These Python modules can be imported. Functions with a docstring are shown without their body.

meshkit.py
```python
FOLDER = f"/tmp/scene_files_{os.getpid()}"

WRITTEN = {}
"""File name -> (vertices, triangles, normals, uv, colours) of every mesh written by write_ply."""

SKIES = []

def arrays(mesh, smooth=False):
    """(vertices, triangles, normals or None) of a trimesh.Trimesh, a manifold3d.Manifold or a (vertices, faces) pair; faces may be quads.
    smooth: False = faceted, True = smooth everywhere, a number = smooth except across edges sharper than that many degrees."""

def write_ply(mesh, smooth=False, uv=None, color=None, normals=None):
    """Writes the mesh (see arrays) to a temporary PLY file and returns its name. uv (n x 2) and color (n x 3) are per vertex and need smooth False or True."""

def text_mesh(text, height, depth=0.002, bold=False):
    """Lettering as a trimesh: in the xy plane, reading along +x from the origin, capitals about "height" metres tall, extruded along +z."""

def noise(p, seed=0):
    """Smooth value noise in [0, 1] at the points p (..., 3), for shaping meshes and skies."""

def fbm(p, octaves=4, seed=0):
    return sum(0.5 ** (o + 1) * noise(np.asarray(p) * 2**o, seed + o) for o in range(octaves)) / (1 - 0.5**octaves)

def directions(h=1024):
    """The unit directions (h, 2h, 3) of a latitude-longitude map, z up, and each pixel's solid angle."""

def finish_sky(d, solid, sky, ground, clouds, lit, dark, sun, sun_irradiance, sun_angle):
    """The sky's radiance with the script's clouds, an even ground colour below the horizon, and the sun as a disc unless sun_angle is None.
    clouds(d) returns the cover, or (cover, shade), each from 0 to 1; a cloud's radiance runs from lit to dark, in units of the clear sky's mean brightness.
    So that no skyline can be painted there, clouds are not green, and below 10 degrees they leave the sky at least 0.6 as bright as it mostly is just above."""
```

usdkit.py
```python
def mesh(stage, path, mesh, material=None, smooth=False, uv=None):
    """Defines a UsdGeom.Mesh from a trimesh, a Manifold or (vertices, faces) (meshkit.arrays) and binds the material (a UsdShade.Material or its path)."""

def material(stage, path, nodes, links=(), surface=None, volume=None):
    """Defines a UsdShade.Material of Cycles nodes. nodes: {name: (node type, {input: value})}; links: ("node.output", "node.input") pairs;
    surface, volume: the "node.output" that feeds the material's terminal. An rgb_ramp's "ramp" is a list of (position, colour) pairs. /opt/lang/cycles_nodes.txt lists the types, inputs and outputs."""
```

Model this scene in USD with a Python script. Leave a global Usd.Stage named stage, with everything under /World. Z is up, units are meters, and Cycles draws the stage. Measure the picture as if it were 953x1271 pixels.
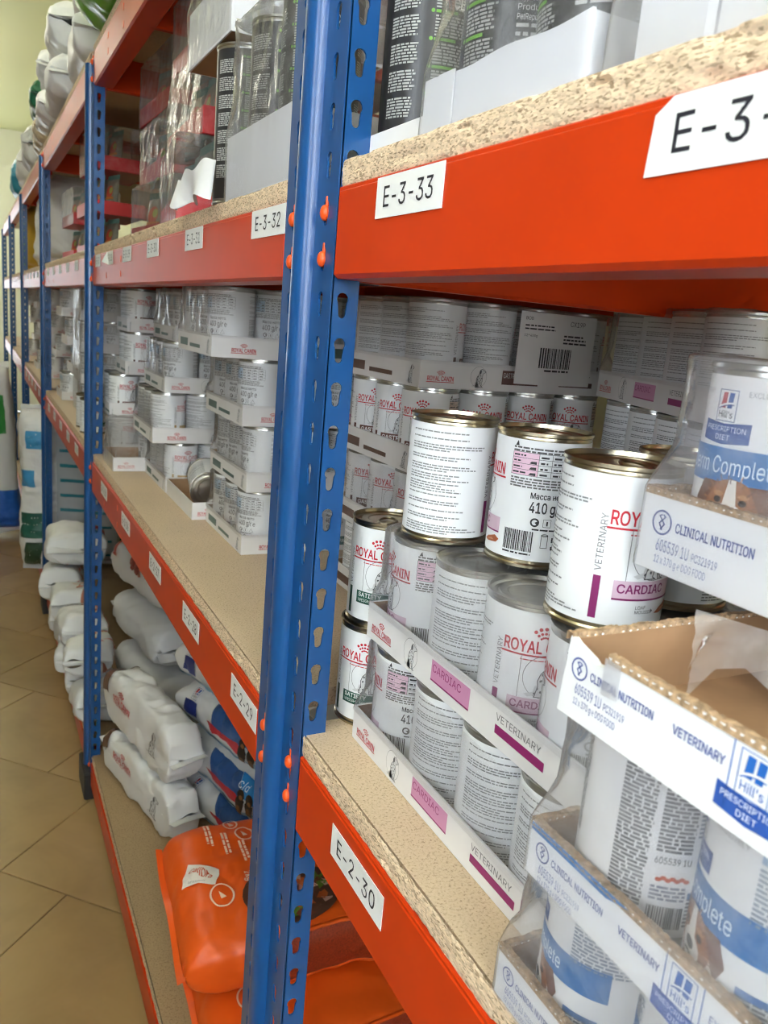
import math, random
import numpy as np
import trimesh
from shapely import geometry as sg, affinity, ops
from pxr import Usd, UsdGeom, UsdLux, UsdShade, Gf, Sdf, Vt
import meshkit, usdkit

PI = math.pi
rng = np.random.default_rng(7)
stage = Usd.Stage.CreateInMemory()
UsdGeom.SetStageUpAxis(stage, UsdGeom.Tokens.z)
UsdGeom.SetStageMetersPerUnit(stage, 1.0)
world = UsdGeom.Xform.Define(stage, '/World')
stage.SetDefaultPrim(world.GetPrim())

# ---------------------------------------------------------------- camera
W, H, FPX = 953, 1271, 1000.0
YAW, PITCH, ROLL = 0.4807, 0.2262, 0.0883
CAM = np.array([-0.2762, 0.0, 1.4243])
EXPOSURE = 0.8
_f = np.array([math.sin(YAW) * math.cos(PITCH), math.cos(YAW) * math.cos(PITCH), -math.sin(PITCH)])
_r = np.array([math.cos(YAW), -math.sin(YAW), 0.0])
_u = np.cross(_r, _f)
_r, _u = math.cos(ROLL) * _r + math.sin(ROLL) * _u, -math.sin(ROLL) * _r + math.cos(ROLL) * _u
cam = UsdGeom.Camera.Define(stage, '/World/camera')
m = Gf.Matrix4d(*[*_r, 0, *_u, 0, *(-_f), 0, *CAM, 1])
cam.AddTransformOp().Set(m)
cam.CreateHorizontalApertureAttr(36.0)
cam.CreateVerticalApertureAttr(36.0 * H / W)
cam.CreateFocalLengthAttr(FPX * 36.0 / W)
cam.CreateClippingRangeAttr(Gf.Vec2f(0.02, 60))
cam.CreateFStopAttr(20.0)
cam.CreateFocusDistanceAttr(0.72)
cam.CreateExposureAttr(EXPOSURE)

# ---------------------------------------------------------------- sky and lights
ROOM = dict(x0=-1.5, x1=0.92, y0=-1.75, y1=11.0, z1=3.25)
dome = UsdLux.DomeLight.Define(stage, '/World/sky_light')
dome.CreateIntensityAttr(1.0)
dome.CreateColorAttr(Gf.Vec3f(0.80, 0.90, 1.0))
win = UsdLux.RectLight.Define(stage, '/World/window_daylight')   # daylight falling in through the window behind the camera
win.CreateWidthAttr(1.75); win.CreateHeightAttr(1.45)
win.CreateIntensityAttr(29.0); win.CreateColorAttr(Gf.Vec3f(0.92, 0.97, 1.0))
win.AddTransformOp().Set(Gf.Matrix4d(-1, 0, 0, 0, 0, 0, 1, 0, 0, 1, 0, 0, -0.55, ROOM['y0'] + 0.05, 2.12, 1))
side = UsdLux.RectLight.Define(stage, '/World/side_window_daylight')   # added fill from the left, set in an unseen made-up window
side.CreateWidthAttr(1.35); side.CreateHeightAttr(1.05); side.CreateIntensityAttr(1.3); side.CreateColorAttr(Gf.Vec3f(0.92, 0.97, 1.0))
side.AddTransformOp().Set(Gf.Matrix4d(0, -1, 0, 0, 0, 0, 1, 0, -1, 0, 0, 0, ROOM['x0'] + 0.04, -0.40, 2.0, 1))
LAMP_POWER = 14.0          # radiance of the ceiling tubes' diffusers
FAR_WINDOW = 6.0          # daylight in the far window of the aisle

# ---------------------------------------------------------------- writing helpers
LOOKS = {}
def mat(name, nodes, links, surface):
    if name not in LOOKS:
        LOOKS[name] = usdkit.material(stage, '/World/Looks/' + name, nodes, links, surface)
    return LOOKS[name]
def plain(name, color, rough=0.5, metallic=0.0, coat=0.0, noise=0.0, nscale=60, bump=0.0, spec=0.5, sub=0.0):
    n = {'p': ('principled_bsdf', {'base_color': color, 'roughness': rough, 'metallic': metallic, 'coat_weight': coat, 'coat_roughness': 0.12, 'specular_ior_level': spec})}
    l = []
    if noise or bump:
        n['tc'] = ('texture_coordinate', {}); n['n'] = ('noise_texture', {'scale': nscale, 'detail': 4.0, 'roughness': 0.6})
        l.append(('tc.object', 'n.vector'))
    if noise:
        c = np.array(color)
        n['r'] = ('rgb_ramp', {'ramp': [(0.3, tuple(c * (1 - noise))), (0.7, tuple(np.minimum(c * (1 + noise), 1)))]})
        l += [('n.fac', 'r.fac'), ('r.color', 'p.base_color')]
    if bump:
        n['b'] = ('bump', {'strength': 1.0, 'distance': bump}); l += [('n.fac', 'b.height'), ('b.normal', 'p.normal')]
    return mat(name, n, l, 'p.BSDF')

_count = {}
def numbered(parent, name):
    k = (parent, name); i = _count.get(k, 0); _count[k] = i + 1
    return name if i == 0 else f'{name}_{i:03d}'
def M4(loc=(0, 0, 0), rz=0.0, rx=0.0, ry=0.0, s=1.0):
    "local to world; rz, then ry, rx are applied innermost first (degrees)"
    m = trimesh.transformations.euler_matrix(math.radians(rx), math.radians(ry), math.radians(rz), 'sxyz')
    m[:3, :3] *= s; m[:3, 3] = loc
    return m
def gf(m): return Gf.Matrix4d(*np.asarray(m).T.ravel().tolist())
def tag(prim, label=None, cat=None, group=None, kind=None):
    for k, v in (('label', label), ('category', cat), ('group', group), ('kind', kind)):
        if v: prim.SetCustomDataByKey(k, v)
LABELS = []
def thing(name, label, cat, m=None, group=None, kind=None):
    x = UsdGeom.Xform.Define(stage, '/World/' + numbered('/World', name))
    x.AddTransformOp().Set(gf(M4() if m is None else m))
    tag(x.GetPrim(), label, cat, group, kind)
    LABELS.append((label, group, name))
    return x.GetPath().pathString
def copy(src, label, m, group=None):
    was = stage.GetPrimAtPath(src)
    name = src.rsplit('/', 1)[1]
    while name[-4:-3] == '_' and name[-3:].isdigit(): name = name[:-4]
    p = thing(name, label, was.GetCustomDataByKey('category'), m, group)
    pr = stage.GetPrimAtPath(p)
    pr.GetReferences().AddInternalReference(src); pr.SetInstanceable(True)
    if group is None and was.GetCustomDataByKey('group'): pr.SetCustomDataByKey('group', '')
    return p
def part(parent, name, mesh, material, smooth=False, label=None, kind=None, cd=None):
    path = parent + '/' + numbered(parent, name)
    g = usdkit.mesh(stage, path, mesh, material, smooth)
    if cd is not None:
        UsdGeom.PrimvarsAPI(g).CreatePrimvar('Cd', Sdf.ValueTypeNames.Color3fArray, 'vertex').Set(Vt.Vec3fArray.FromNumpy(np.asarray(cd, np.float32)))
    if label or kind: tag(g.GetPrim(), label, None, None, kind)
    return path
def structure(name, mesh, material, label, cat, smooth=False):
    path = '/World/' + numbered('/World', name)
    g = usdkit.mesh(stage, path, mesh, material, smooth); tag(g.GetPrim(), label, cat, None, 'structure')
    return path

# ---------------------------------------------------------------- shapes
def cat_mesh(ms):
    ms = [x for x in ms if x is not None]
    vs, fs, n = [], [], 0
    for v, f in [(x.vertices, x.faces) if hasattr(x, 'vertices') else x for x in ms]:
        vs.append(np.asarray(v, float)); fs.append(np.asarray(f, int) + n); n += len(v)
    return np.vstack(vs), np.vstack(fs)
def box(x0, x1, y0, y1, z0, z1, bev=0.0):
    x0, x1 = min(x0, x1), max(x0, x1); y0, y1 = min(y0, y1), max(y0, y1); z0, z1 = min(z0, z1), max(z0, z1)
    if not bev:
        b = trimesh.creation.box(bounds=[[x0, y0, z0], [x1, y1, z1]]); return np.array(b.vertices), np.array(b.faces)
    pts = []
    for X, sx in ((x0, 1), (x1, -1)):
        for Y, sy in ((y0, 1), (y1, -1)):
            for Z, sz in ((z0, 1), (z1, -1)):
                pts += [(X + sx * bev, Y + sy * bev, Z), (X + sx * bev, Y, Z + sz * bev), (X, Y + sy * bev, Z + sz * bev)]
    h = trimesh.convex.convex_hull(np.array(pts)); return np.array(h.vertices), np.array(h.faces)
def xf(mesh, m):
    v, f = mesh; return np.asarray(v) @ np.asarray(m)[:3, :3].T + np.asarray(m)[:3, 3], f
def lathe(prof, n=40):
    p = np.array(prof, float); k = len(p); a = np.arange(n) / n * 2 * PI
    v = np.stack([np.outer(np.cos(a), p[:, 0]), np.outer(np.sin(a), p[:, 0]), np.tile(p[:, 1], (n, 1))], -1).reshape(-1, 3)
    i = np.arange(n)[:, None] * k; j = (np.arange(n)[:, None] + 1) % n * k; t = np.arange(k - 1)[None]
    q = np.stack([i + t, j + t, j + t + 1, i + t + 1], -1).reshape(-1, 4)
    f = np.vstack([q[:, [0, 1, 2]], q[:, [0, 2, 3]]])
    tri = v[f]; ok = np.linalg.norm(np.cross(tri[:, 1] - tri[:, 0], tri[:, 2] - tri[:, 0]), axis=1) > 1e-12
    return v, f[ok]
def gridmesh(P, closed_u=False):
    "P (nu, nv, 3) -> mesh"
    nu, nv = P.shape[:2]; idx = np.arange(nu * nv).reshape(nu, nv)
    if closed_u: idx = np.vstack([idx, idx[:1]])
    q = np.stack([idx[:-1, :-1], idx[1:, :-1], idx[1:, 1:], idx[:-1, 1:]], -1).reshape(-1, 4)
    return P.reshape(-1, 3), np.vstack([q[:, [0, 1, 2]], q[:, [0, 2, 3]]])
def extrude(poly, h):
    b = trimesh.creation.extrude_polygon(poly, h, engine='earcut'); return np.array(b.vertices), np.array(b.faces)
def tube(pts, r, n=8, closed=False):
    pts = np.array(pts, float); k = len(pts); P = []
    for i in range(k):
        a = pts[(i - 1) % k] if (closed or i > 0) else pts[i]; b = pts[(i + 1) % k] if (closed or i < k - 1) else pts[i]
        d = (b - a) / np.linalg.norm(b - a); s = np.cross(d, [0, 0, 1.0]); s = s / np.linalg.norm(s) if np.linalg.norm(s) > 1e-6 else np.array([1.0, 0, 0])
        t = np.cross(s, d); an = np.arange(n) / n * 2 * PI
        P.append(pts[i] + r * (np.cos(an)[:, None] * s + np.sin(an)[:, None] * t))
    P = np.array(P)
    if closed: P = np.concatenate([P, P[:1]])
    P = np.concatenate([P, P[:, :1]], 1)
    return gridmesh(P)

# ---------------------------------------------------------------- flat print (lettering and pictures as coloured shapes)
_text = {}
def text2d(s, bold=False):
    k, s = (s, bold), s
    if k not in _text:
        t = meshkit.text_mesh(s, 1.0, depth=0.1, bold=bold)
        v = np.array(t.vertices); f = np.array(t.faces); f = f[(v[f][:, :, 2] > 0.05).all(1)]
        used = np.unique(f); re = np.zeros(len(v), int); re[used] = np.arange(len(used))
        v = v[used][:, :2]
        _text[k] = (v, re[f], v[:, 0].min(), v[:, 0].max())
    return _text[k]
RED = (0.55, 0.012, 0.03); INK = (0.035, 0.035, 0.04); GREY = (0.16, 0.16, 0.17); PAPER = (0.80, 0.80, 0.80); NAVY = (0.02, 0.06, 0.30); BLUE = (0.03, 0.15, 0.50)
class Print:
    def __init__(s): s.v, s.f, s.c, s.l, s.n = [], [], [], [], 0
    def add(s, v, f, col, layer=0):
        v = np.asarray(v, float); s.v.append(v); s.f.append(np.asarray(f) + s.n); s.n += len(v)
        s.c.append(np.tile(col, (len(v), 1))); s.l.append(np.full(len(v), layer)); return s
    def rect(s, x0, y0, x1, y1, col, layer=0): return s.add([(x0, y0), (x1, y0), (x1, y1), (x0, y1)], [(0, 1, 2), (0, 2, 3)], col, layer)
    def poly(s, g, col, layer=0):
        for p in getattr(g, 'geoms', [g]):
            if p.is_empty or p.area <= 0: continue
            v, f = trimesh.creation.triangulate_polygon(p, engine='earcut'); s.add(v[:, :2], f, col, layer)
        return s
    def pts(s, pts, col, layer=0): return s.poly(sg.Polygon(pts).buffer(0), col, layer)
    def disc(s, x, y, rx, ry, col, layer=0, rot=0.0, n=20):
        a = np.arange(n) / n * 2 * PI; c, q = math.cos(rot), math.sin(rot); X, Y = rx * np.cos(a), ry * np.sin(a)
        return s.add(np.stack([x + c * X - q * Y, y + q * X + c * Y], 1), [(0, i, i + 1) for i in range(1, n - 1)], col, layer)
    def line(s, pts, w, col, layer=0): return s.poly(sg.LineString(pts).buffer(w / 2, cap_style=2, join_style=2), col, layer)
    def ring(s, x, y, rx, ry, w, col, layer=0):
        a = np.arange(33) / 32 * 2 * PI; return s.line(np.stack([x + rx * np.cos(a), y + ry * np.sin(a)], 1), w, col, layer)
    def text(s, t, x, y, h, col, align='l', rot=0.0, width=None, layer=1, slant=0.0, bold=False):
        v, f, a, b = text2d(t, bold); sx = h if width is None else width / (b - a)
        P = np.stack([(v[:, 0] - a) * sx, v[:, 1] * h], 1); w = (b - a) * sx
        P[:, 0] -= {'l': 0, 'c': w / 2, 'r': w}[align]
        if slant: P[:, 0] += P[:, 1] * slant
        c, q = math.cos(math.radians(rot)), math.sin(math.radians(rot))
        return s.add(np.stack([x + c * P[:, 0] - q * P[:, 1], y + q * P[:, 0] + c * P[:, 1]], 1), f, col, layer)
    def lines(s, x0, x1, y0, y1, step, h, col, seed, layer=0, fill=0.9, rag=0.45, breaks=0.12):
        "fine print: rows of word-long dashes from y1 down to y0"
        g = np.random.default_rng(seed); y = y1
        while y > y0:
            if g.random() > breaks:
                x, end = x0, x1 - (x1 - x0) * rag * g.random()
                while x < end:
                    w = min((0.8 + 3.0 * g.random()) * h * 1.5, end - x); s.rect(x, y - h, x + w, y, col, layer); x += w + h * 0.75
            y -= step
        return s
    def barcode(s, x, y, w, h, seed, layer=0, col=INK):
        g = np.random.default_rng(seed); t = x; u = w / 70
        while t < x + w:
            b = u * g.integers(1, 4); s.rect(t, y, min(t + b, x + w), y + h, col, layer); t += b + u * g.integers(1, 3)
        return s
    def put(s, other, dx=0, dy=0, sc=1.0, rot=0.0, layer=0):
        c, q = math.cos(math.radians(rot)), math.sin(math.radians(rot))
        for v, l, k in zip(other.v, other.l, other.c):
            s.v.append(np.stack([dx + sc * (c * v[:, 0] - q * v[:, 1]), dy + sc * (q * v[:, 0] + c * v[:, 1])], 1)); s.l.append(l + layer); s.c.append(k)
        for f in other.f: s.f.append(f + s.n)
        s.n += other.n; return s
    def arrays(s, edge=None):
        v, f, c, l = np.vstack(s.v), np.vstack(s.f), np.vstack(s.c), np.concatenate(s.l)
        if edge:
            vv = np.column_stack([v, np.zeros(len(v))]); at = np.column_stack([c, l])
            for _ in range(12):
                t = vv[f]; e = np.linalg.norm(t - np.roll(t, -1, 1), axis=2).max(1); big = e > edge
                if not big.any(): break
                vv, f2, at = _split(vv, f, at, big); f = f2
            v, c, l = vv[:, :2], at[:, :3], at[:, 3]
        a, b = v[f[:, 1]] - v[f[:, 0]], v[f[:, 2]] - v[f[:, 0]]
        flip = (a[:, 0] * b[:, 1] - a[:, 1] * b[:, 0]) < 0; f = f.copy(); f[flip] = f[flip][:, ::-1]
        return v, f, c, l
def _split(v, f, at, big):
    "longest-edge bisection of the flagged triangles; every triangle owns its corners on the split edge"
    t = f[big]; P = v[t]; e = np.linalg.norm(P - np.roll(P, -1, 1), axis=2); k = e.argmax(1); i = np.arange(len(t))
    a, b, c = t[i, k], t[i, (k + 1) % 3], t[i, (k + 2) % 3]
    n = len(v) + np.arange(len(t)); v2 = np.vstack([v, (v[a] + v[b]) / 2]); at2 = np.vstack([at, (at[a] + at[b]) / 2])
    return v2, np.vstack([f[~big], np.stack([a, n, c], 1), np.stack([n, b, c], 1)]), at2
LIFT, STEP = 0.00022, 0.00008
def on_plane(pr, o, ux, uy, edge=None, lift=LIFT, step=STEP):
    v, f, c, l = pr.arrays(edge); ux, uy = np.array(ux, float), np.array(uy, float); n = np.cross(ux, uy)
    return (np.array(o) + v[:, :1] * ux + v[:, 1:] * uy + (lift + step * l)[:, None] * n, f), c
def on_cylinder(pr, r, z0, edge=0.005, lift=LIFT, step=STEP):
    v, f, c, l = pr.arrays(edge); a = -PI / 2 + v[:, 0] / r; R = r + lift + step * l
    return (np.stack([R * np.cos(a), R * np.sin(a), z0 + v[:, 1]], 1), f), c
def clusters(v, f):
    "group the loose shapes of a print that lie close together; returns the cluster number of every vertex"
    from scipy.sparse import coo_matrix
    from scipy.sparse.csgraph import connected_components
    n = len(v); e = np.vstack([f[:, [0, 1]], f[:, [1, 2]]])
    k, isl = connected_components(coo_matrix((np.ones(len(e)), (e[:, 0], e[:, 1])), (n, n)), directed=False)
    if k == 1 or k > 790: return np.zeros(n, int)
    lo = np.full((k, 3), np.inf); hi = -lo; np.minimum.at(lo, isl, v); np.maximum.at(hi, isl, v); size = (hi - lo).max(1)
    gap = np.maximum(0, np.maximum(lo[:, None] - hi[None], lo[None] - hi[:, None])); near = np.sqrt((gap ** 2).sum(2)) <= np.maximum(.018, .46 * np.maximum(size[:, None], size[None]))
    return connected_components(coo_matrix(near))[1][isl]
def printing(parent, placed, material=None, name='label_print', label=None):
    (v, f), c = placed; v, f, c = np.asarray(v), np.asarray(f), np.asarray(c); cl = clusters(v, f); out = None
    for q in np.unique(cl):
        on = cl == q; re = np.cumsum(on) - 1; out = part(parent, name, (v[on], re[f[on[f[:, 0]]]]), material or INKM, False, label, None, c[on])
    return out

# ---------------------------------------------------------------- materials
INKM = mat('print_ink', {'a': ('attribute', {'attribute': 'Cd'}), 'p': ('principled_bsdf', {'roughness': 0.45})}, [('a.color', 'p.base_color')], 'p.BSDF')
BLUEM = plain('blue_post_paint', (0.008, 0.073, 0.245), 0.28, noise=0.10, nscale=9, bump=0.0002, coat=0.15)
ORANGEM = plain('orange_beam_paint', (0.55, 0.040, 0.004), 0.34, noise=0.05, nscale=12, bump=0.0001, spec=0.18)
HOOKM = plain('orange_hook_paint', (0.80, 0.09, 0.012), 0.35)
RUBBER = plain('black_plastic_foot', (0.02, 0.02, 0.022), 0.6)
TIN = plain('brass_tin', (0.52, 0.46, 0.33), 0.24, 1.0)
SILVER = plain('silver_tin', (0.62, 0.62, 0.60), 0.26, 1.0)
WRAP = plain('white_can_paper', (0.80, 0.82, 0.84), 0.35)
WRAPW = plain('white_gloss_paper', (0.84, 0.84, 0.84), 0.3)
BLACKCAN = plain('black_can_print', (0.030, 0.030, 0.032), 0.3)
CARD = plain('white_carton', (0.74, 0.73, 0.73), 0.55, noise=0.03, nscale=20)
BOXW = plain('bright_white_carton', (0.82, 0.83, 0.85), 0.5, noise=0.02, nscale=20)
KRAFT = plain('brown_carton', (0.34, 0.20, 0.105), 0.75, noise=0.12, nscale=25)
FLUTE = plain('carton_edge', (0.40, 0.27, 0.16), 0.85, noise=0.5, nscale=240)
REDCARD = plain('red_carton', (0.62, 0.025, 0.035), 0.3)
WALLY = plain('pale_yellow_wall', (0.78, 0.78, 0.50), 0.6, noise=0.02, nscale=3)
WALLW = plain('white_wall', (0.90, 0.92, 0.84), 0.6, noise=0.02, nscale=3)
DARKW = plain('dim_brown_wall', (0.22, 0.19, 0.16), 0.7, noise=0.1, nscale=4)
CEILM = plain('pale_ceiling', (0.80, 0.85, 0.56), 0.7)
GROUT = plain('floor_grout', (0.10, 0.07, 0.045), 0.9)
def tile_mat(i, c):
    return mat(f'floor_tile_{i}', {'tc': ('texture_coordinate', {}), 'n': ('noise_texture', {'scale': 3.2, 'detail': 6.0, 'roughness': 0.65, 'distortion': 0.6}),
        'r': ('rgb_ramp', {'ramp': [(0.25, tuple(np.array(c) * 0.80)), (0.55, c), (0.8, tuple(np.array(c) * 1.12))]}), 'p': ('principled_bsdf', {'roughness': 0.20})},
        [('tc.object', 'n.vector'), ('n.fac', 'r.fac'), ('r.color', 'p.base_color')], 'p.BSDF')
TILES = [tile_mat(i, c) for i, c in enumerate([(0.36, 0.235, 0.105), (0.38, 0.25, 0.115), (0.34, 0.22, 0.095)])]
def chip(name, light, dark, scale, mixpos, rough, relief):
    return mat(name, {'tc': ('texture_coordinate', {}), 'm': ('mapping', {'scale': (1.0, 0.55, 1.6)}),
        'v': ('voronoi_texture', {'scale': scale, 'randomness': 1.0}), 's': ('separate_color', {}),
        'r': ('rgb_ramp', {'ramp': [(0.0, dark), (mixpos, light), (0.9, tuple(np.minimum(np.array(light) * 1.25, 1)))]}),
        'n': ('noise_texture', {'scale': scale * 0.45, 'detail': 5.0, 'roughness': 0.7, 'distortion': 1.5}),
        'r2': ('rgb_ramp', {'ramp': [(0.30, (0.45, 0.36, 0.28)), (0.38, (1, 1, 1))]}), 'x': ('mix_color', {'blend_type': 'multiply', 'fac': 1.0}),
        'b': ('bump', {'strength': 1.0, 'distance': relief}), 'p': ('principled_bsdf', {'roughness': rough})},
        [('tc.object', 'm.vector'), ('m.vector', 'v.vector'), ('m.vector', 'n.vector'), ('v.color', 's.color'), ('s.r', 'r.fac'), ('n.fac', 'r2.fac'), ('r.color', 'x.a'), ('r2.color', 'x.b'),
         ('x.result', 'p.base_color'), ('n.fac', 'b.height'), ('b.normal', 'p.normal')], 'p.BSDF')
CHIPEDGE = chip('chipboard_edge', (0.66, 0.51, 0.35), (0.32, 0.22, 0.13), 560, 0.35, 0.8, 0.0006)
CHIPTOP = mat('chipboard_face', {'tc': ('texture_coordinate', {}), 'n': ('noise_texture', {'scale': 420, 'detail': 3.0, 'roughness': 0.7}), 'n2': ('noise_texture', {'scale': 5, 'detail': 4.0}),
    'r': ('rgb_ramp', {'ramp': [(0.30, (0.30, 0.20, 0.12)), (0.45, (0.62, 0.47, 0.32)), (0.75, (0.70, 0.55, 0.39))]}), 'r2': ('rgb_ramp', {'ramp': [(0.3, (0.9, 0.9, 0.9)), (0.7, (1.0, 1.0, 1.0))]}),
    'x': ('mix_color', {'blend_type': 'multiply', 'fac': 1.0}), 'p': ('principled_bsdf', {'roughness': 0.5})},
    [('tc.object', 'n.vector'), ('tc.object', 'n2.vector'), ('n.fac', 'r.fac'), ('n2.fac', 'r2.fac'), ('r.color', 'x.a'), ('r2.color', 'x.b'), ('x.result', 'p.base_color')], 'p.BSDF')
CHIPWORN = mat('worn_chipboard_face', {'tc': ('texture_coordinate', {}), 'n': ('noise_texture', {'scale': 300, 'detail': 3.0, 'roughness': 0.7}), 'r': ('rgb_ramp', {'ramp': [(0.30, (0.20, 0.125, 0.06)), (0.5, (0.34, 0.235, 0.125)), (0.75, (0.39, 0.275, 0.15))]}), 'p': ('principled_bsdf', {'roughness': 0.6})}, [('tc.object', 'n.vector'), ('n.fac', 'r.fac'), ('r.color', 'p.base_color')], 'p.BSDF')  # bottom boards: shade under the upper shelves painted into a darker chipboard colour
def film_mat(name, haze, tint=(0.97, 0.97, 0.98), rough=0.10, gloss=(0.9, 0.9, 0.9)):
    "clear plastic film: light passes, a little of it is scattered white, the surface glints"
    return mat(name, {'t': ('transparent_bsdf', {'color': tint}), 'd': ('translucent_bsdf', {'color': (0.9, 0.9, 0.9)}), 'd2': ('diffuse_bsdf', {'color': (0.85, 0.85, 0.85)}), 'dd': ('mix_closure', {'fac': 0.5}),
        'mh': ('mix_closure', {}), 'g': ('glossy_bsdf', {'color': gloss, 'roughness': rough}), 'lw': ('layer_weight', {'blend': 0.16}), 'mg': ('mix_closure', {}),
        'tc': ('texture_coordinate', {}), 'n': ('noise_texture', {'scale': 38, 'detail': 3.0, 'distortion': 0.8}), 'b': ('bump', {'strength': 1.0, 'distance': 0.0012}),
        'mr': ('map_range', {'from_min': 0.35, 'from_max': 0.75, 'to_min': haze * 0.6, 'to_max': haze * 1.6}), 'mf': ('math', {'math_type': 'multiply', 'value2': 0.75})},
        [('d.BSDF', 'dd.closure1'), ('d2.BSDF', 'dd.closure2'), ('tc.object', 'n.vector'), ('n.fac', 'mr.value'), ('mr.result', 'mh.fac'), ('t.BSDF', 'mh.closure1'), ('dd.closure', 'mh.closure2'), ('n.fac', 'b.height'), ('b.normal', 'g.normal'),
         ('lw.fresnel', 'mf.value1'), ('mf.value', 'mg.fac'), ('mh.closure', 'mg.closure1'), ('g.BSDF', 'mg.closure2')], 'mg.closure')
FILM = film_mat('shrink_film', 0.22)
FILMTHIN = film_mat('clear_film', 0.13)
FILMHAZY = film_mat('hazy_film', 0.34)
def glow(name, color, strength): return mat(name, {'e': ('emission', {'color': color, 'strength': strength})}, [], 'e.emission')

# ---------------------------------------------------------------- the room
x0, x1, y0, y1, z1 = (ROOM[k] for k in ('x0', 'x1', 'y0', 'y1', 'z1'))
structure('wall_right', box(x1, x1 + 0.1, y0, y1, 0, z1), WALLY, 'pale yellow wall behind the racks', 'wall')
sw = (-1.13, 0.33, 1.42, 2.58)     # opening for the added side window: y from, y to, z from, z to
structure('wall_left', cat_mesh([box(x0 - 0.1, x0, y0, sw[0], 0, z1), box(x0 - 0.1, x0, sw[1], y1, 0, z1), box(x0 - 0.1, x0, sw[0], sw[1], 0, sw[2]), box(x0 - 0.1, x0, sw[0], sw[1], sw[3], z1)]), DARKW, 'dark wall across the aisle from the racks', 'wall')
structure('ceiling', box(x0, x1, y0, y1, z1, z1 + 0.1), CEILM, 'pale yellow green ceiling over the aisle', 'ceiling')
fw = (-1.1, -0.25, 0.6, 2.5)      # far window opening
structure('wall_far', cat_mesh([box(x0, fw[0], y1, y1 + 0.1, 0, z1), box(fw[1], x1, y1, y1 + 0.1, 0, z1), box(fw[0], fw[1], y1, y1 + 0.1, 0, fw[2]), box(fw[0], fw[1], y1, y1 + 0.1, fw[3], z1)]), WALLW, 'white end wall of the aisle', 'wall')
lw = (-1.45, 0.35, 1.35, 2.88)      # window behind the camera: x from, x to, z from, z to
structure('wall_back', cat_mesh([box(x0, lw[0], y0 - 0.1, y0, 0, z1), box(lw[1], x1, y0 - 0.1, y0, 0, z1), box(lw[0], lw[1], y0 - 0.1, y0, 0, lw[2]), box(lw[0], lw[1], y0 - 0.1, y0, lw[3], z1)]), WALLW, 'white wall with a window behind the camera', 'wall')
PANE = mat('window_glass', {'t': ('transparent_bsdf', {}), 'g': ('glossy_bsdf', {'roughness': 0.02}), 'f': ('fresnel', {'IOR': 1.5}), 'm': ('mix_closure', {})}, [('f.fac', 'm.fac'), ('t.BSDF', 'm.closure1'), ('g.BSDF', 'm.closure2')], 'm.closure')
ALU = plain('window_frame_white', (0.8, 0.8, 0.8), 0.4)
def window(name, label, m, w, h):
    "frame and two panes; local x along the wall, z up from the sill"
    w_ = thing(name, label, 'window', m, kind='structure'); t = 0.05
    part(w_, 'window_frame', cat_mesh([box(0, t, -.03, .03, 0, h), box(w - t, w, -.03, .03, 0, h), box(t, w - t, -.03, .03, 0, t), box(t, w - t, -.03, .03, h - t, h), box(w / 2 - .02, w / 2 + .02, -.03, .03, t, h - t)]), ALU)
    for s in (0, 1): part(w_, 'pane', box(t if s == 0 else w / 2 + .02, w / 2 - .02 if s == 0 else w - t, -.004, .004, t, h - t), PANE)
window('window_1', 'far window of the aisle', M4((fw[0], y1 + .05, fw[2])), fw[1] - fw[0], fw[3] - fw[2])
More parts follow.
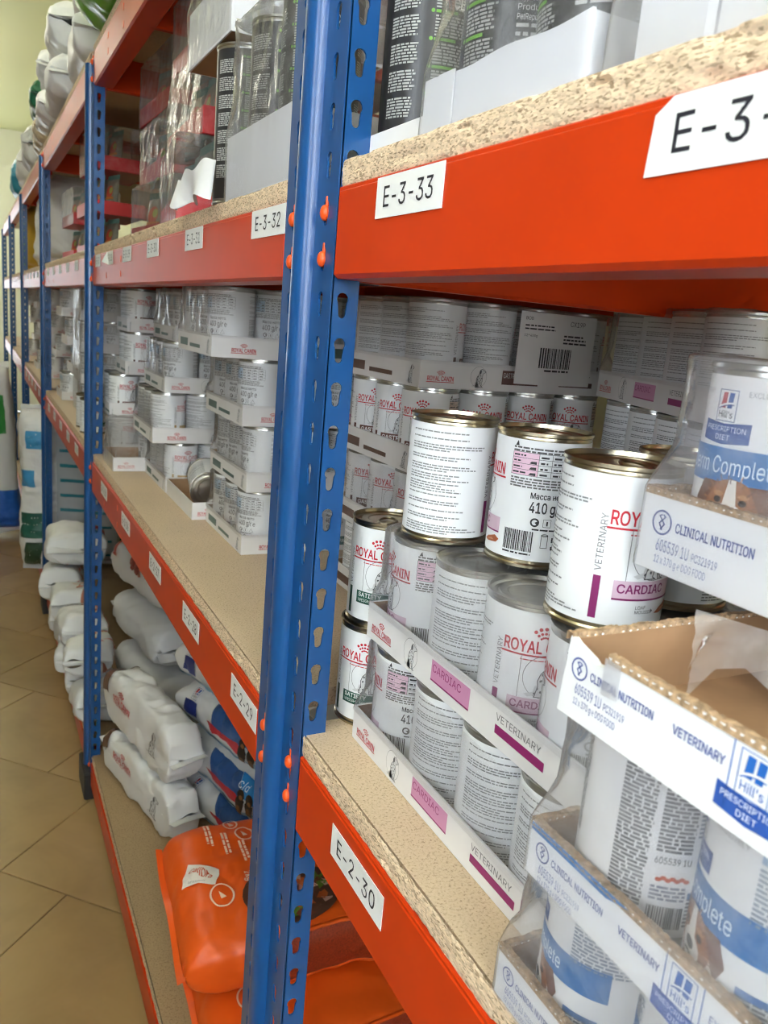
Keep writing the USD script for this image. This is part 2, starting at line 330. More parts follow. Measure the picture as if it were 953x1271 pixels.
window('window_2', 'window in the wall behind the camera', M4((lw[0], y0 - .05, lw[2])), lw[1] - lw[0], lw[3] - lw[2])
window('window_3', 'added unseen side window across the aisle', M4((x0 - .05, sw[0], sw[2]), 90), sw[1] - sw[0], sw[3] - sw[2])
fwl = UsdLux.RectLight.Define(stage, '/World/far_window_daylight')
fwl.CreateWidthAttr(fw[1] - fw[0] - 0.1); fwl.CreateHeightAttr(fw[3] - fw[2] - 0.1); fwl.CreateIntensityAttr(FAR_WINDOW); fwl.CreateColorAttr(Gf.Vec3f(0.95, 0.98, 0.92))
fwl.AddTransformOp().Set(Gf.Matrix4d(1, 0, 0, 0, 0, 0, 1, 0, 0, -1, 0, 0, (fw[0] + fw[1]) / 2, y1 - 0.06, (fw[2] + fw[3]) / 2, 1))
# ceiling tubes
TUBE = glow('lamp_diffuser', (1.0, 0.96, 0.84), LAMP_POWER)
LAMPB = plain('lamp_housing', (0.8, 0.8, 0.78), 0.5)
lamp0 = None
for k, yy in enumerate((0.2, 3.2, 5.6, 7.2, 8.7, 10.1)):
    lb = f'{("first", "second", "third", "fourth", "fifth", "sixth")[k]} ceiling lamp over the aisle counted from the camera end'
    mm = M4((-0.62, yy, z1 - .34))
    if lamp0 is None:
        lamp0 = thing('ceiling_lamp', lb, 'lamp', mm)
        part(lamp0, 'rail', box(-.03, .03, -.62, .62, -.02, .02, .006), LAMPB)
        for s in (-1, 1):
            part(lamp0, 'tube', xf(lathe([(0, -.58), (.017, -.58), (.017, .58), (0, .58)], 16), trimesh.transformations.translation_matrix((s * .055, 0, -.01)) @ trimesh.transformations.rotation_matrix(PI / 2, (1, 0, 0))), TUBE, 40)
            part(lamp0, 'socket', cat_mesh([box(-.075, .075, s * .60 - .02, s * .60 + .02, -.03, .03, .004)]), LAMPB)
            part(lamp0, 'hanger', box(-.004, .004, s * .4 - .004, s * .4 + .004, .02, .341), LAMPB)
    else: copy(lamp0, lb, mm)
# the floor: square tiles laid diagonally in running bond
fl = '/World/floor'
g = usdkit.mesh(stage, fl, box(x0, x1, y0, y1, -0.06, -0.004), GROUT); tag(g.GetPrim(), 'beige tiled floor laid diagonally along the aisle', 'floor', None, 'structure')
A = 0.58 / math.sqrt(2)
tl = box(-A / 2 + .0016, A / 2 - .0016, -A / 2 + .0016, A / 2 - .0016, -0.01, 0.0, .0012)
cand = []
for k in range(-16, 26):                      # row k: x + y from 1.73 + .58 k
    s0 = 1.73 + 0.58 * k
    for j in range(-30, 40):                  # cross joints: y - x = 1.935 + .29 (k + 1) + .58 j
        d0 = 1.935 + 0.29 * (k + 1) + 0.58 * j
        s_, d_ = s0 + 0.29, d0 + 0.29
        cx, cy = (s_ - d_) / 2, (s_ + d_) / 2
        if -1.45 < cx < 0.2 and 0.9 < cy < y1 - .3: cand.append((math.hypot(cx + .2, cy - 1.5), cx, cy, k, j))
cand.sort()
for n_, (d_, cx, cy, k, j) in enumerate(cand[:290]):
    part(fl, 'tile', xf(tl, M4((cx, cy, 0), 45)), TILES[(k * 7 + j * 3) % 3])
rest = [xf(tl, M4((cx, cy, 0), 45)) for _, cx, cy, _, _ in cand[290:]]
if rest: part(fl, 'tile', cat_mesh(rest), TILES[0], kind='stuff')

# ---------------------------------------------------------------- the racks
BAY = 1.5626
POST_Y = [0.727 + BAY * i for i in range(-1, 6)]          # post centres along the aisle; [1] is the near post, [0] is behind the camera's right shoulder
POST_W, FL_D, POST_H = 0.127, 0.026, 1.985
SHELF = {1: (0.045, 0.118), 2: (0.9245, 1.0058), 3: (1.4598, 1.5329), 4: (1.925, 2.000)}   # beam bottom and top
BOARD = 0.0225
TOPZ = {k: v[1] + BOARD for k, v in SHELF.items()}
DEPTH = 0.80
def keyhole(cx, cz):
    a = np.linspace(-40, 220, 9); r, s = 0.0056, 0.0036
    top = [(cx + r * math.cos(math.radians(t)), cz + r * math.sin(math.radians(t))) for t in a]
    b = np.linspace(180, 360, 7); bot = [(cx + s * math.cos(math.radians(t)), cz - 0.0125 + s * math.sin(math.radians(t))) for t in b]
    return top + bot
PITCH_H = 0.0385
def strip(width, cx, zphase):
    zs = np.arange(0.03 + zphase, POST_H - 0.02, PITCH_H)
    p = sg.Polygon([(0, 0), (width, 0), (width, POST_H), (0, POST_H)], [keyhole(cx, z) for z in zs])
    return extrude(p, 0.0022)
def make_post(label):
    "origin at the foot, on the front plane, centre of the front; front looks to -x"
    t = thing('rack_post', label, 'rack post', M4((0, POST_Y[1], 0)), 'posts')
    hw = POST_W / 2; fw_ = 0.047
    Rf = np.array([[0, 0, 1, 0], [1, 0, 0, 0], [0, 1, 0, 0], [0, 0, 0, 1.0]])        # polygon (a, b, h) -> (x = h, y = a, z = b)
    ph = (1.478 - 0.03) % PITCH_H + .004
    for s in (-1, 1):
        st = strip(fw_, 0.024, ph); mm = np.array(Rf); mm[1, 3] = -hw if s < 0 else hw - fw_
        part(t, 'front_face', xf(st, mm), BLUEM)
        st = strip(FL_D - .001, 0.0105, ph); R2 = np.array([[1, 0, 0, .001], [0, 0, 1, -hw if s < 0 else hw - .0022], [0, 1, 0, 0], [0, 0, 0, 1.0]])
        part(t, 'side_flange', xf((st[0], st[1][:, ::-1]), R2), BLUEM)
    a = np.linspace(-PI / 2, PI / 2, 13); prof = [(-0.0165, .0015)] + [(-0.0165 * math.cos(q + PI / 2) if False else 0.0165 * math.sin(q), -0.013 * math.cos(q) ** 0.8) for q in a] + [(0.0165, .0015)]
    P = np.array([[(x, y, z) for z in (0.0, POST_H)] for (y, x) in prof])
    part(t, 'rib', gridmesh(P), BLUEM, 40)
    part(t, 'foot', box(-.018, .034, -hw - .004, hw + .004, 0.0, 0.085, .004), RUBBER)
    return t
post0 = make_post('tall blue slotted rack post between the two nearest bays')
copy(post0, 'blue slotted post holding the near end of the nearest bay', M4((0, POST_Y[0], 0)), 'posts')
for i, lb in ((2, 'second blue rack post along the aisle, at the end of the row of small labels'), (3, 'third blue rack post along the aisle, beside the striped bag'),
              (4, 'fourth blue rack post along the aisle'), (5, 'fifth blue rack post along the aisle, thin and dark'), (6, 'sixth blue rack post along the aisle, last of the row')):
    copy(post0, lb, M4((0, POST_Y[i], 0)), 'posts')
for i in range(0, 4):
    copy(post0, f'rear blue rack post against the wall behind the {("nearest", "tall near", "second", "third")[i]} front post', M4((DEPTH, POST_Y[i], 0), 180), 'rear posts')

STICK = plain('white_sticker', (0.80, 0.81, 0.80), 0.5)
def sticker(beam, text, ya, yb, za, zb, corner=None):
    "white paper label on the front of a beam, between y = ya (left) and yb (right)"
    w, h = ya - yb, zb - za
    if corner == 'rounded':
        pl = sg.Polygon([(0, 0), (w, 0), (w, h), (.012, h), (.002, h * .80)])
    elif corner == 'peeling':
        pl = sg.Polygon([(.03, 0), (w, 0), (w, h), (.0, h)])
    else: pl = sg.box(0, 0, w, h)
    v, f = extrude(pl, 0.0006)
    lb = part(beam, 'label', xf((v, f), np.array([[0, 0, -1, -.0003], [-1, 0, 0, ya], [0, 1, 0, za], [0, 0, 0, 1.0]])), STICK, label=f'white sticker reading {text}')
    pr = Print(); pr.text(text, w / 2, h * 0.26, h * 0.50, (0.02, 0.02, 0.03), 'c', width=w * 0.74)
    if corner == 'peeling':
        v2 = np.array([(-.0009, ya - .03, za), (-.0009, ya, zb), (-.012, ya - .004, za + .006)]); part(beam, 'label', (np.vstack([v2, v2 + [-.0005, 0, 0]]), np.array([(0, 1, 2), (3, 5, 4), (0, 3, 4), (0, 4, 1), (1, 4, 5), (1, 5, 2), (2, 5, 3), (2, 3, 0)])), STICK, label='curled corner of a peeling sticker')
    pl_, c_ = on_plane(pr, (-.0009, ya, za), (0, -1, 0), (0, 0, 1)); g = part(lb, 'lettering', pl_, INKM, cd=c_)
def beam(y_near, y_far, z0, z1, label, hooks=True, labels=(), t=0.045, slots=True):
    b = thing('shelf_beam', label, 'shelf beam')
    part(b, 'beam_body', box(0.0, t, y_near, y_far, z0, z1, .0035), ORANGEM)
    part(b, 'top_lip', box(0.001, 0.012, y_near, y_far, z1 - .006, z1 + .001, .001), ORANGEM)
    for yy, s in ((y_near, -1), (y_far, 1)):
        part(b, 'end_plate', box(.0028, .0048, yy, yy + s * .046, z0 + .001, z1 - .001), HOOKM)
        if hooks:
            for zz in (z1 - .018, z1 - .0565):
                h = trimesh.creation.icosphere(2, 1.0); hv = np.array(h.vertices) * (0.0042, 0.0056, 0.0068) + (-.0012, yy + s * .0235, zz)
                part(b, 'hook', (hv, np.array(h.faces)), HOOKM, True)
                part(b, 'hook', box(-.0006, .003, yy + s * .0235 - .002, yy + s * .0235 + .002, zz, zz + .014, .0006), HOOKM)
    if slots:
        for k in (0.16, 0.30):
            for zz in (z0 + .022, z1 - .022):
                yy = y_far - k * (y_far - y_near); part(b, 'rivet', box(-.0008, .001, yy - .004, yy + .004, zz - .006, zz + .006, .0004), HOOKM)
    for l in labels: sticker(b, *l)
    return b
def chip_edge(y_a, y_b, z_a, z_b, step=0.003, amp=0.0011, seed=0):
    "rough sawn front edge of a chipboard, facing -x"
    ys = np.linspace(y_a, y_b, max(2, int((y_b - y_a) / step))); zs = np.linspace(z_a, z_b, 9)
    Y, Z = np.meshgrid(ys, zs, indexing='ij'); p = np.stack([np.zeros_like(Y), Y * 220, Z * 420], -1)
    n = meshkit.fbm(p, 3, seed) - 0.5; big = meshkit.noise(np.stack([np.zeros_like(Y), Y * 40, Z * 160], -1), seed + 3)
    X = -amp * 2 * n + np.where(big > 0.72, (big - 0.72) * 0.012, 0); e = np.minimum(Z - z_a, z_b - Z) / (z_b - z_a)
    X = X + np.where(e < 0.02, 0.0009 + np.maximum(0, n) * 0.002, 0)
    P = np.stack([X, Y, Z], -1); v, f = gridmesh(P); return v, f[:, ::-1]
def board(y_a, y_b, level, label, depth=DEPTH - .05, fine=True, thick=BOARD, front=0.002):
    z = SHELF[level][1]
    b = thing('shelf_board', label, 'shelf board')
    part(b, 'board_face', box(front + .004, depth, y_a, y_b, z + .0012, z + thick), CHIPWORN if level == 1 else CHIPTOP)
    v, f = chip_edge(y_a, y_b, z + .0010, z + thick, 0.0025 if fine else 0.05, seed=level * 5 + int(y_a * 10)); v = v + [front + .001, 0, 0]
    k = len(v); w = v.copy(); w[:, 0] = front + .0045            # close the strip at its back
    part(b, 'rough_edge', (v, f), CHIPEDGE, 25)
    return b
def tie(y, z0, z1, label, x0=0.03, x1=DEPTH - .03, t=0.02):
    b = thing('cross_beam', label, 'cross beam'); part(b, 'bar', box(x0, x1, y, y + t, z0, z1, .003), ORANGEM)
    for xx in (x0 + .03, x1 - .03): part(b, 'bolt', box(xx - .006, xx + .006, y - .004, y + .001, (z0 + z1) / 2 - .006, (z0 + z1) / 2 + .006, .001), RUBBER)
Y = [(p - POST_W / 2, p + POST_W / 2) for p in POST_Y]
ordn = ['nearest', 'second', 'third', 'fourth', 'fifth', 'sixth']
lab3 = [('E-3-33', .639 * .77 + .0936, .509 * .77 + .0936, 1.5023, 1.5316, None), ('E-3-34', 0.302, 0.185, 1.500, 1.5325, 'rounded')]
lab2 = [('E-2-30', .5735, .4712, .9605, .991, None)]
lab3b = [('E-3-32', .899, .790, 1.5038, 1.5325, None)] + [(t, y, y - w, 1.5038, 1.5322, c) for t, y, w, c in (('E-3-31', 1.215, .10, None), ('E-3-30', 1.505, .10, None), ('E-3-29', 1.765, .10, None), ('E-3-28', 1.98, .085, 'peeling'), ('E-3-27', 2.175, .085, None))]
lab2b = [('E-2-29', .896, .794, .9615, .9925, None)] + [(t, y, y - w, .9625, .9935, None) for t, y, w in (('E-2-28', 1.16, .10), ('E-2-27', 1.425, .10), ('E-2-26', 1.735, .10), ('E-2-25', 2.05, .10))]
for i in range(0, 6):
    ya, yb = Y[i][1], Y[i + 1][0]
    for L in (1, 2, 3, 4):
        nm = {1: 'bottom', 2: 'waist high', 3: 'eye level', 4: 'top'}[L]
        labs = {(0, 3): lab3, (0, 2): lab2, (1, 3): lab3b, (1, 2): lab2b}.get((i, L), ())
        if i >= 2 and L == 3: labs = [(f'E-3-{max(27 - 5 * (i - 2) - k, 1):02d}', ya + .28 + .25 * k, ya + .19 + .25 * k, 1.5038, 1.5322, None) for k in range(5)] if i < 5 else ()
        if i >= 2 and i < 4 and L == 2: labs = [(f'E-2-{max(24 - 5 * (i - 2) - k, 1):02d}', ya + .28 + .25 * k, ya + .19 + .25 * k, .9625, .9935, None) for k in range(5)]
        extra = 'with a row of white stickers ' if labs and i == 1 else ('with two white stickers ' if (i, L) == (0, 3) else '')
        beam(ya, yb, *SHELF[L], f'{nm} orange front beam {extra}on the {ordn[i]} bay', hooks=i < 3, labels=labs, slots=i in (1, 2))
        a_, b_ = (ya - .02, yb + .035) if i == 0 else (ya - .035, yb + .035)
        if i == 0 and L == 2: b_ = yb + .022
        board(a_, b_, L, f'{nm} chipboard shelf with a rough front edge in the {ordn[i]} bay', fine=i < 2)
        if L > 1 and i < 4:
            tie(yb + .008, *SHELF[L], f'{nm} orange cross beam at the far end of the {ordn[i]} bay')
    if i < 3:
        tie(ya + 0.90 if i == 1 else (ya + yb) / 2, *SHELF[4], f'top orange cross beam under the middle of the {ordn[i]} bay')
for i in range(0, 3):
    ya, yb = Y[i][1], Y[i + 1][0]
    for L in (2, 3, 4):
        b = thing('rear_beam', f'{ {2: "waist high", 3: "eye level", 4: "top"}[L]} orange rear beam along the wall in the {ordn[i]} bay', 'shelf beam'); part(b, 'beam_body', box(DEPTH - .045, DEPTH - .005, ya, yb, *SHELF[L], .003), ORANGEM)

# ---------------------------------------------------------------- cans
CR, CH, LAYER = 0.0372, 0.1056, 0.1085           # can radius, height, and height of a layer of trays
def dog_print(c1=(0.10, 0.10, 0.11), c2=(0.62, 0.63, 0.64)):
    "a sitting spotted dog, about 1 x 1"
    p = Print()
    body = [(.30, .0), (.36, .28), (.34, .42), (.40, .60), (.52, .74), (.52, .86), (.58, .97), (.70, 1.0), (.80, .93), (.92, .88), (.92, .82), (.80, .78), (.74, .70), (.72, .55), (.74, .36), (.70, .20), (.72, .04), (.80, .0), (.66, .0), (.62, .22), (.54, .20), (.50, .05), (.58, .0)]
    tail = [(.34, .06), (.15, .0), (.05, .06), (.14, .10), (.34, .16)]
    hip = [(.30, .0), (.26, .16), (.30, .30), (.42, .30), (.50, .14), (.50, .0)]
    for q in (body, tail, hip): p.pts(q, c2, 1)
    p.line(body + [body[0]], .022, c1, 2)
    p.pts([(.56, .94), (.50, .80), (.56, .70), (.64, .80), (.64, .94)], c1, 2)
    g = np.random.default_rng(5)
    for x, y in ((.45, .58), (.55, .50), (.62, .62), (.42, .42), (.52, .34), (.64, .40), (.36, .22), (.44, .14), (.60, .28), (.68, .50), (.66, .10), (.30, .10), (.57, .66)):
        p.disc(x, y, .025 + .015 * g.random(), .02 + .015 * g.random(), c1, 2, g.random() * 3, 7)
    p.disc(.90, .87, .02, .018, c1, 3, 0, 7); p.disc(.74, .92, .014, .014, c1, 3, 0, 7)
    return p
DOG = dog_print()
def crown_logo(p, x, y, w, col=RED, word=True, layer=1, underline=True):
    "crown of dots over the two-word name, w wide, centred on x; y is the base line of the words"
    k = w / 0.058; cy = y + 0.0085 * k
    for i in range(-2, 3):
        t = i * 0.37
        for r, d in ((.00085, .0042), (.0011, .0072), (.0014, .0106)):
            p.disc(x + k * math.sin(t) * d, cy + k * (math.cos(t) * d - .0006), k * r, k * r, col, layer, 0, 8)
    if word:
        p.text('ROYAL CANIN', x, y, 0.0086 * k, col, 'c', width=w, layer=layer, bold=True)
        if underline: p.rect(x - w * .53, y - .0030 * k, x + w * .53, y - .0017 * k, col, layer)
    return p
def rc_label(dark, pale, name, net, hl, seed, table=(0.80, 0.55, 0.68), twoline=None):
    p = Print(); U = 2 * PI * CR
    crown_logo(p, 0.002, hl - .030, .058)
    p.lines(-.014, .018, hl - .0372, hl - .0352, .004, .0008, RED, 1, 1, rag=0)
    p.text('VETERINARY', -.0285, .0345, .0042, GREY, 'l', 90, width=.036)
    p.rect(-.0325, .004, -.0278, .0315, dark, 1)
    p.ring(.006, .047, .0165, .0165, .0004, GREY, 1); p.line([(-.013, .030), (-.013, .062), (.024, .062)], .0004, GREY, 1)
    p.put(DOG, -.010, .0315, .030, layer=1)
    p.rect(-.020, .0185, .032, .0300, pale, 1); p.rect(-.020, .0175, .032, .0187, dark, 2)
    p.text(name, -.0175, .0222 if not twoline else .0245, .0055 if not twoline else .0042, dark if pale[1] > .25 else (.85, .85, .85), 'l', layer=2, bold=True)
    if twoline: p.text(twoline, -.0175, .0195, .0030, (.85, .85, .85), 'l', layer=2)
    p.text('LOAF', -.004, .0120, .0022, INK); p.text('MOUSSE', -.004, .0090, .0022, INK); p.pts([(.0085, .012), (.0100, .0105), (.0085, .009)], INK, 1)
    p.pts([(.012, .0085), (.018, .0078), (.030, .0095), (.033, .0125), (.028, .0150), (.022, .0130), (.018, .0120)], (.42, .12, .05), 1); p.pts([(.018, .0095), (.027, .0105), (.024, .0118)], (.60, .30, .16), 2)
    # fine print on the left
    y = hl - .006; g = np.random.default_rng(seed)
    for blk in range(12):
        n = int(g.integers(1, 4)); p.lines(-.108, -.037, y - n * .0021, y, .0021, .00105, (.24, .25, .26), seed * 31 + blk, 1, rag=.55, breaks=0); y -= n * .0021 + .0033
        if y < .010: break
    # feeding table and weight on the right
    x = .038; p.lines(x, x + .060, hl - .0085, hl - .006, .0024, .0013, (.1, .1, .1), seed + 5, 1, rag=.1, breaks=0)
    p.rect(x, hl - .0275, x + .021, hl - .010, table, 1)
    for i in range(5): p.line([(x, hl - .010 - i * .0044), (x + .062, hl - .010 - i * .0044)], .0003, INK, 2)
    for i, q in enumerate((0, .021, .031, .041, .051, .062)): p.line([(x + q, hl - .010), (x + q, hl - .0276)], .0003, INK, 2)
    for i in range(4):
        p.lines(x + .001, x + .014, hl - .0138 - i * .0044, hl - .0118 - i * .0044, .004, .0012, INK, seed + i, 2, rag=.5, breaks=0)
        if i: p.pts([(x + .014, hl - .0137 - i * .0044), (x + .0155, hl - .012 - i * .0044), (x + .0195, hl - .0118 - i * .0044), (x + .0195, hl - .0140 - i * .0044)], INK, 3)
        for q in (.0225, .0325, .0425, .0525): p.lines(x + q, x + q + .006, hl - .0138 - i * .0044, hl - .012 - i * .0044, .004, .0014, INK, seed + i * 3 + int(q * 900), 2, rag=.1, breaks=0)
    p.lines(x, x + .062, hl - .036, hl - .0295, .0021, .0012, (.15, .15, .15), seed + 9, 1, rag=.2, breaks=0)
    p.text('Масса нетто', x + .018, hl - .0445, .0044, INK, width=.030, bold=True); p.text(net, x + .018, hl - .0555, .0082, INK, width=.032, bold=True)
    yy = hl - .066
    p.ring(x + .0235, yy + .003, .0028, .0028, .0013, INK, 1); p.pts([(x + .0255, yy + .001), (x + .0262, yy + .0045), (x + .0235, yy + .003)], INK, 2)
    p.line([(x + .030, yy), (x + .030, yy + .006), (x + .036, yy + .006), (x + .036, yy), (x + .030, yy)], .0003, INK, 1); p.rect(x + .0325, yy + .001, x + .0337, yy + .0045, INK, 1)
    p.line([(x + .040, yy), (x + .0435, yy + .006), (x + .047, yy), (x + .040, yy)], .0004, INK, 1)
    p.lines(x + .022, x + .045, yy - .0035, yy - .002, .002, .0012, INK, seed + 3, 1, rag=0, breaks=0)
    p.barcode(x + .000, .0075, .0235, .0165, seed); p.lines(x, x + .023, .0045, .0062, .003, .0013, INK, seed + 2, 1, rag=0, breaks=0)
    p.line([(x + .030, .012), (x + .030, .022), (x + .035, .022), (x + .035, .012), (x + .030, .012)], .0004, INK, 1); p.ring(x + .0325, .022, .0025, .0009, .0004, INK, 1)
    p.rect(x + .038, .0105, x + .043, .0135, INK, 1); p.rect(x + .038, .0165, x + .043, .0205, INK, 1)
    p.pts([(x + .001, hl - .0055), (x + .0030, hl - .0015), (x + .0042, hl - .0055)], INK, 1)
    return p
def hills_label(hl):
    p = Print(); V = (.35, .36, .38)
    p.text('VETERINARY', -.0345, hl - .0105, .0028, V, 'l', width=.020); p.text('EXCLUSIVELY', .0085, hl - .0105, .0028, V, 'l', width=.022)
    hills_logo(p, -.0035, hl - .0240, .0160)
    hills_flag(p, -.003, hl - .0350, .031)
    p.rect(-.060, hl - .0565, .060, hl - .0375, (.02, .17, .47), 1)
    p.text('Derm Complete', -.028, hl - .0510, .0088, (.78, .86, .92), 'l', width=.058, layer=2)
    dog_face(p, .008, hl - .0670, .0190)
    g = 3
    for s in (-1, 1):
        xa, xb = (.036, .074) if s > 0 else (-.074, -.036)
        p.lines(xa, xb, .006, hl - .070, .0021, .0013, (.20, .21, .23), 40 + s, 1, rag=.08, breaks=.02); p.rect(xa, .022, xa + .020, .0255, (.05, .17, .42), 2); p.rect(xa, hl - .012, xb, hl - .006, (.30, .42, .60), 1); p.lines(xa, xb, hl - .040, hl - .014, .0022, .0013, (.25, .30, .38), 44 + s, 1, rag=.08, breaks=.02)
    p.lines(.079, .096, .030, hl - .004, .0021, .0014, (.2, .2, .2), 51, 1, rag=.05, breaks=.0)
    for k, x in enumerate((-.112, -.092)): p.lines(x, x + .017, .006 if k == 0 else .046, hl - .005, .0021, .0014, (.16, .16, .17), 60 + k, 1, rag=.05, breaks=.03)
    p.text('605539 1U', -.092, .040, .0034, INK, width=.017)
    for i in range(7): p.disc(-.089 + i * .0022, .0315 + .001 * (i % 2), .0016, .0012, (.70, .10, .03), 1, 0, 7)
    p.lines(-.092, -.075, .0205, .028, .0021, .0013, (.2, .22, .3), 66, 1, rag=.05, breaks=0); p.barcode(-.092, .005, .017, .012, 9)
    return p
def hills_logo(p, x, y, h, mono=None):
    "framed block: a slanted two-colour field with a swoosh, the name under it"
    w = h * .78; c = mono or (.02, .08, .30)
    p.line([(x - w / 2, y), (x + w / 2, y), (x + w / 2, y + h), (x - w / 2, y + h), (x - w / 2, y)], h * .022, c, 1)
    r = mono or (.55, .03, .05); X0, X1, Y0, Y1 = x - w * .33, x + w * .33, y + h * .42, y + h * .92
    p.pts([(X0, Y0), (X0 + w * .06, Y1), (x - w * .02, Y1), (x - w * .06, Y0)], r, 1); p.pts([(x + w * .03, Y0), (x + w * .07, Y1), (X1, Y1), (X1 - w * .06, Y0)], mono or (.03, .12, .42), 1)
    a = np.linspace(0, 1, 9); cu = [(X0 - w * .08 + t * (X1 - X0 + w * .14), Y0 + h * (.02 + .34 * t - .20 * t * t)) for t in a]
    p.line(cu, h * .055, (.86, .86, .86), 2); p.line([(q[0], q[1] - h * .05) for q in cu], h * .028, c, 3)
    p.text("Hill's", x, y + h * .11, h * .22, c if mono else INK, 'c', width=w * .74, layer=2); return p
def hills_flag(p, x, y, w, col=(.03, .09, .33), tc=(.80, .84, .90)):
    h = w * .34; p.pts([(x - w / 2, y + h * .05), (x, y - h * .10), (x + w / 2, y + h * .05), (x + w / 2, y + h * 1.05), (x, y + h * .92), (x - w / 2, y + h * 1.05)], col, 1)
    p.text('PRESCRIPTION', x, y + h * .54, h * .26, tc, 'c', width=w * .84, layer=2); p.text('DIET', x, y + h * .12, h * .26, tc, 'c', width=w * .30, layer=2)
def dog_face(p, x, y, s):
    "a brown and white dog looking out: head about 2 s wide"
    br, dk, wh = (.33, .12, .035), (.17, .055, .02), (.80, .76, .70)
    p.poly(affinity.translate(affinity.scale(sg.Point(0, 0).buffer(1.0), s * 1.05, s * .80), x, y - s * .45), wh, 2)
    for q in (-1, 1): p.pts([(x + q * s * .45, y + s * .62), (x + q * s * .95, y + s * .62), (x + q * s * 1.18, y + s * .05), (x + q * s * .98, y - s * .45), (x + q * s * .70, y + s * .12)], dk, 4)
    p.disc(x, y, s * .78, s * .74, br, 3); p.pts([(x - s * .10, y + s * .72), (x + s * .10, y + s * .72), (x + s * .20, y), (x - s * .20, y)], wh, 4); p.disc(x, y - s * .30, s * .46, s * .38, wh, 4); p.disc(x, y - s * .22, s * .20, s * .14, (.02, .015, .015), 5)
    for q in (-1, 1): p.disc(x + q * s * .36, y + s * .14, s * .11, s * .09, (.015, .01, .01), 5); p.disc(x + q * s * .36, y + s * .31, s * .16, s * .07, (.50, .25, .10), 4)
    p.line([(x - s * .22, y - s * .50), (x, y - s * .44), (x + s * .22, y - s * .50)], s * .05, (.05, .03, .03), 5)
    g = np.random.default_rng(2)
    for k in range(46): t = g.random() * 2 * PI; q = .55 + .22 * g.random(); p.line([(x + s * q * math.cos(t), y + s * q * math.sin(t)), (x + s * (q + .16) * math.cos(t), y + s * (q + .16) * math.sin(t))], s * .03, ((.45, .20, .07) if k % 2 else dk), 4)
def black_label(hl, r, seed):
    p = Print(); G = (.16, .42, .05)
    for b, x in enumerate((-.075, -.035, .040, .080)):
        y = hl - .010
        while y > .030:
            if b in (1, 3): p.rect(x, y - .0014, x + .018, y + .0008, G, 1); p.disc(x - .0025, y, .0016, .0016, G, 1, 0, 7)
            n = 6; p.lines(x, x + .028, y - .0032 - n * .0023, y - .003, .0023, .0014, (.42, .43, .42), seed + b * 7 + int(y * 900), 1, rag=.15, breaks=0); y -= n * .0023 + .0065
    p.disc(0, hl - .012, .006, .006, (.40, .05, .22), 1)
    p.text('Wyprodukowano w UE dla', .006, .064, .0036, (.60, .60, .60), 'l', width=.040); p.text('Produced in EU for', .006, .0585, .0036, (.60, .60, .60)); p.text('PetRepublic Sp. z o.o.', .006, .053, .0036, (.66, .66, .66), 'l', width=.034)
    p.lines(.006, .032, .038, .051, .005, .0022, (.45, .45, .45), seed, 1, rag=.3, breaks=0)
    p.text('CLASSIC', -.004, hl - .027, .0075, (.75, .75, .75), 'c', width=.034, bold=True); p.pts([(.000, hl - .016), (.006, hl - .016), (.014, hl - .001), (.008, hl - .001)], (.25, .60, .04), 1)
    return p
def make_can(name, label, m, kind, r=CR, h=CH, metal=TIN, wrap=WRAP, ring=True, group=None, printp=None, hl=None):
    t = thing(name, label, 'can', m, group)
    hl = hl or h - .011; z0 = (h - hl) / 2
    part(t, 'body', lathe([(r - .0050, .0030), (r - .0022, .0030), (r - .0016, .0), (r + .0006, .0), (r + .0008, .0022), (r - .0004, .0034), (r - .0004, z0 - .0010), (r - .0002, z0), (r - .0002, h - z0), (r - .0004, h - z0 + .001), (r - .0005, h - .0034), (r + .0008, h - .0024), (r + .0007, h), (r - .0012, h + .0002), (r - .0018, h - .0030)], 44), metal, 35)
    part(t, 'bottom_end', lathe([(0.0, .0018), (r * .30, .0018), (r * .34, .0028), (r * .40, .0028), (r * .44, .0016), (r * .55, .0016), (r * .60, .0030), (r * .70, .0030), (r * .73, .0020), (r * .80, .0020), (r * .84, .0042), (r - .0040, .0042), (r - .0020, .0030)], 36)[:2], metal, 30)
    if kind != 'end':
        part(t, 'lid', lathe([(r - .0016, h - .0032), (r - .0040, h - .0042), (r * .80, h - .0038), (r * .76, h - .0028), (r * .62, h - .0028), (r * .58, h - .0036), (.0, h - .0036)], 40), metal, 25)
    part(t, 'paper_wrapper', lathe([(r - .0001, z0 + .0005), (r + .0001, z0 + .0005), (r + .0001, h - z0 - .0005), (r - .0001, h - z0 - .0005)], 56), wrap, 30)
    if ring:
        a = np.linspace(0, 2 * PI, 17)[:-1]; y = -.012
        part(t, 'pull_ring', cat_mesh([tube([(.0085 * math.cos(q), y + .0115 * math.sin(q), h - .0022 + .0009 * math.sin(q)) for q in a], .0014, 6, True), box(-.004, .004, -.0270, -.0205, h - .0032, h - .0016, .0006)]), metal, 30)
    if printp: printing(t, on_cylinder(printp, r + .0001, z0))
    return t
HL = CH - .011
PINK = (.52, .22, .38); MAROON = (.25, .02, .10); BROWN = (.13, .055, .035); GREEN = (.01, .10, .065); BLUET = (.45, .62, .78)
PR = {
 'cardiac': rc_label((.22, .015, .12), (.62, .45, .55), 'CARDIAC', '410 g/r ℮', HL, 11),
 'satiety': rc_label((.012, .06, .045), (.012, .09, .06), 'SATIETY', '410 g/r ℮', HL, 12, (.35, .55, .45), 'WEIGHT MANAGEMENT'),
 'gastro': rc_label((.10, .035, .025), (.14, .055, .04), 'GASTROINTESTINAL', '400 g/r ℮', HL, 13, (.62, .50, .42)),
 'urinary': rc_label((.40, .24, .06), (.46, .30, .10), 'URINARY', '400 g/r ℮', HL, 14, BLUET),
}
PR['hills'] = hills_label(HL)
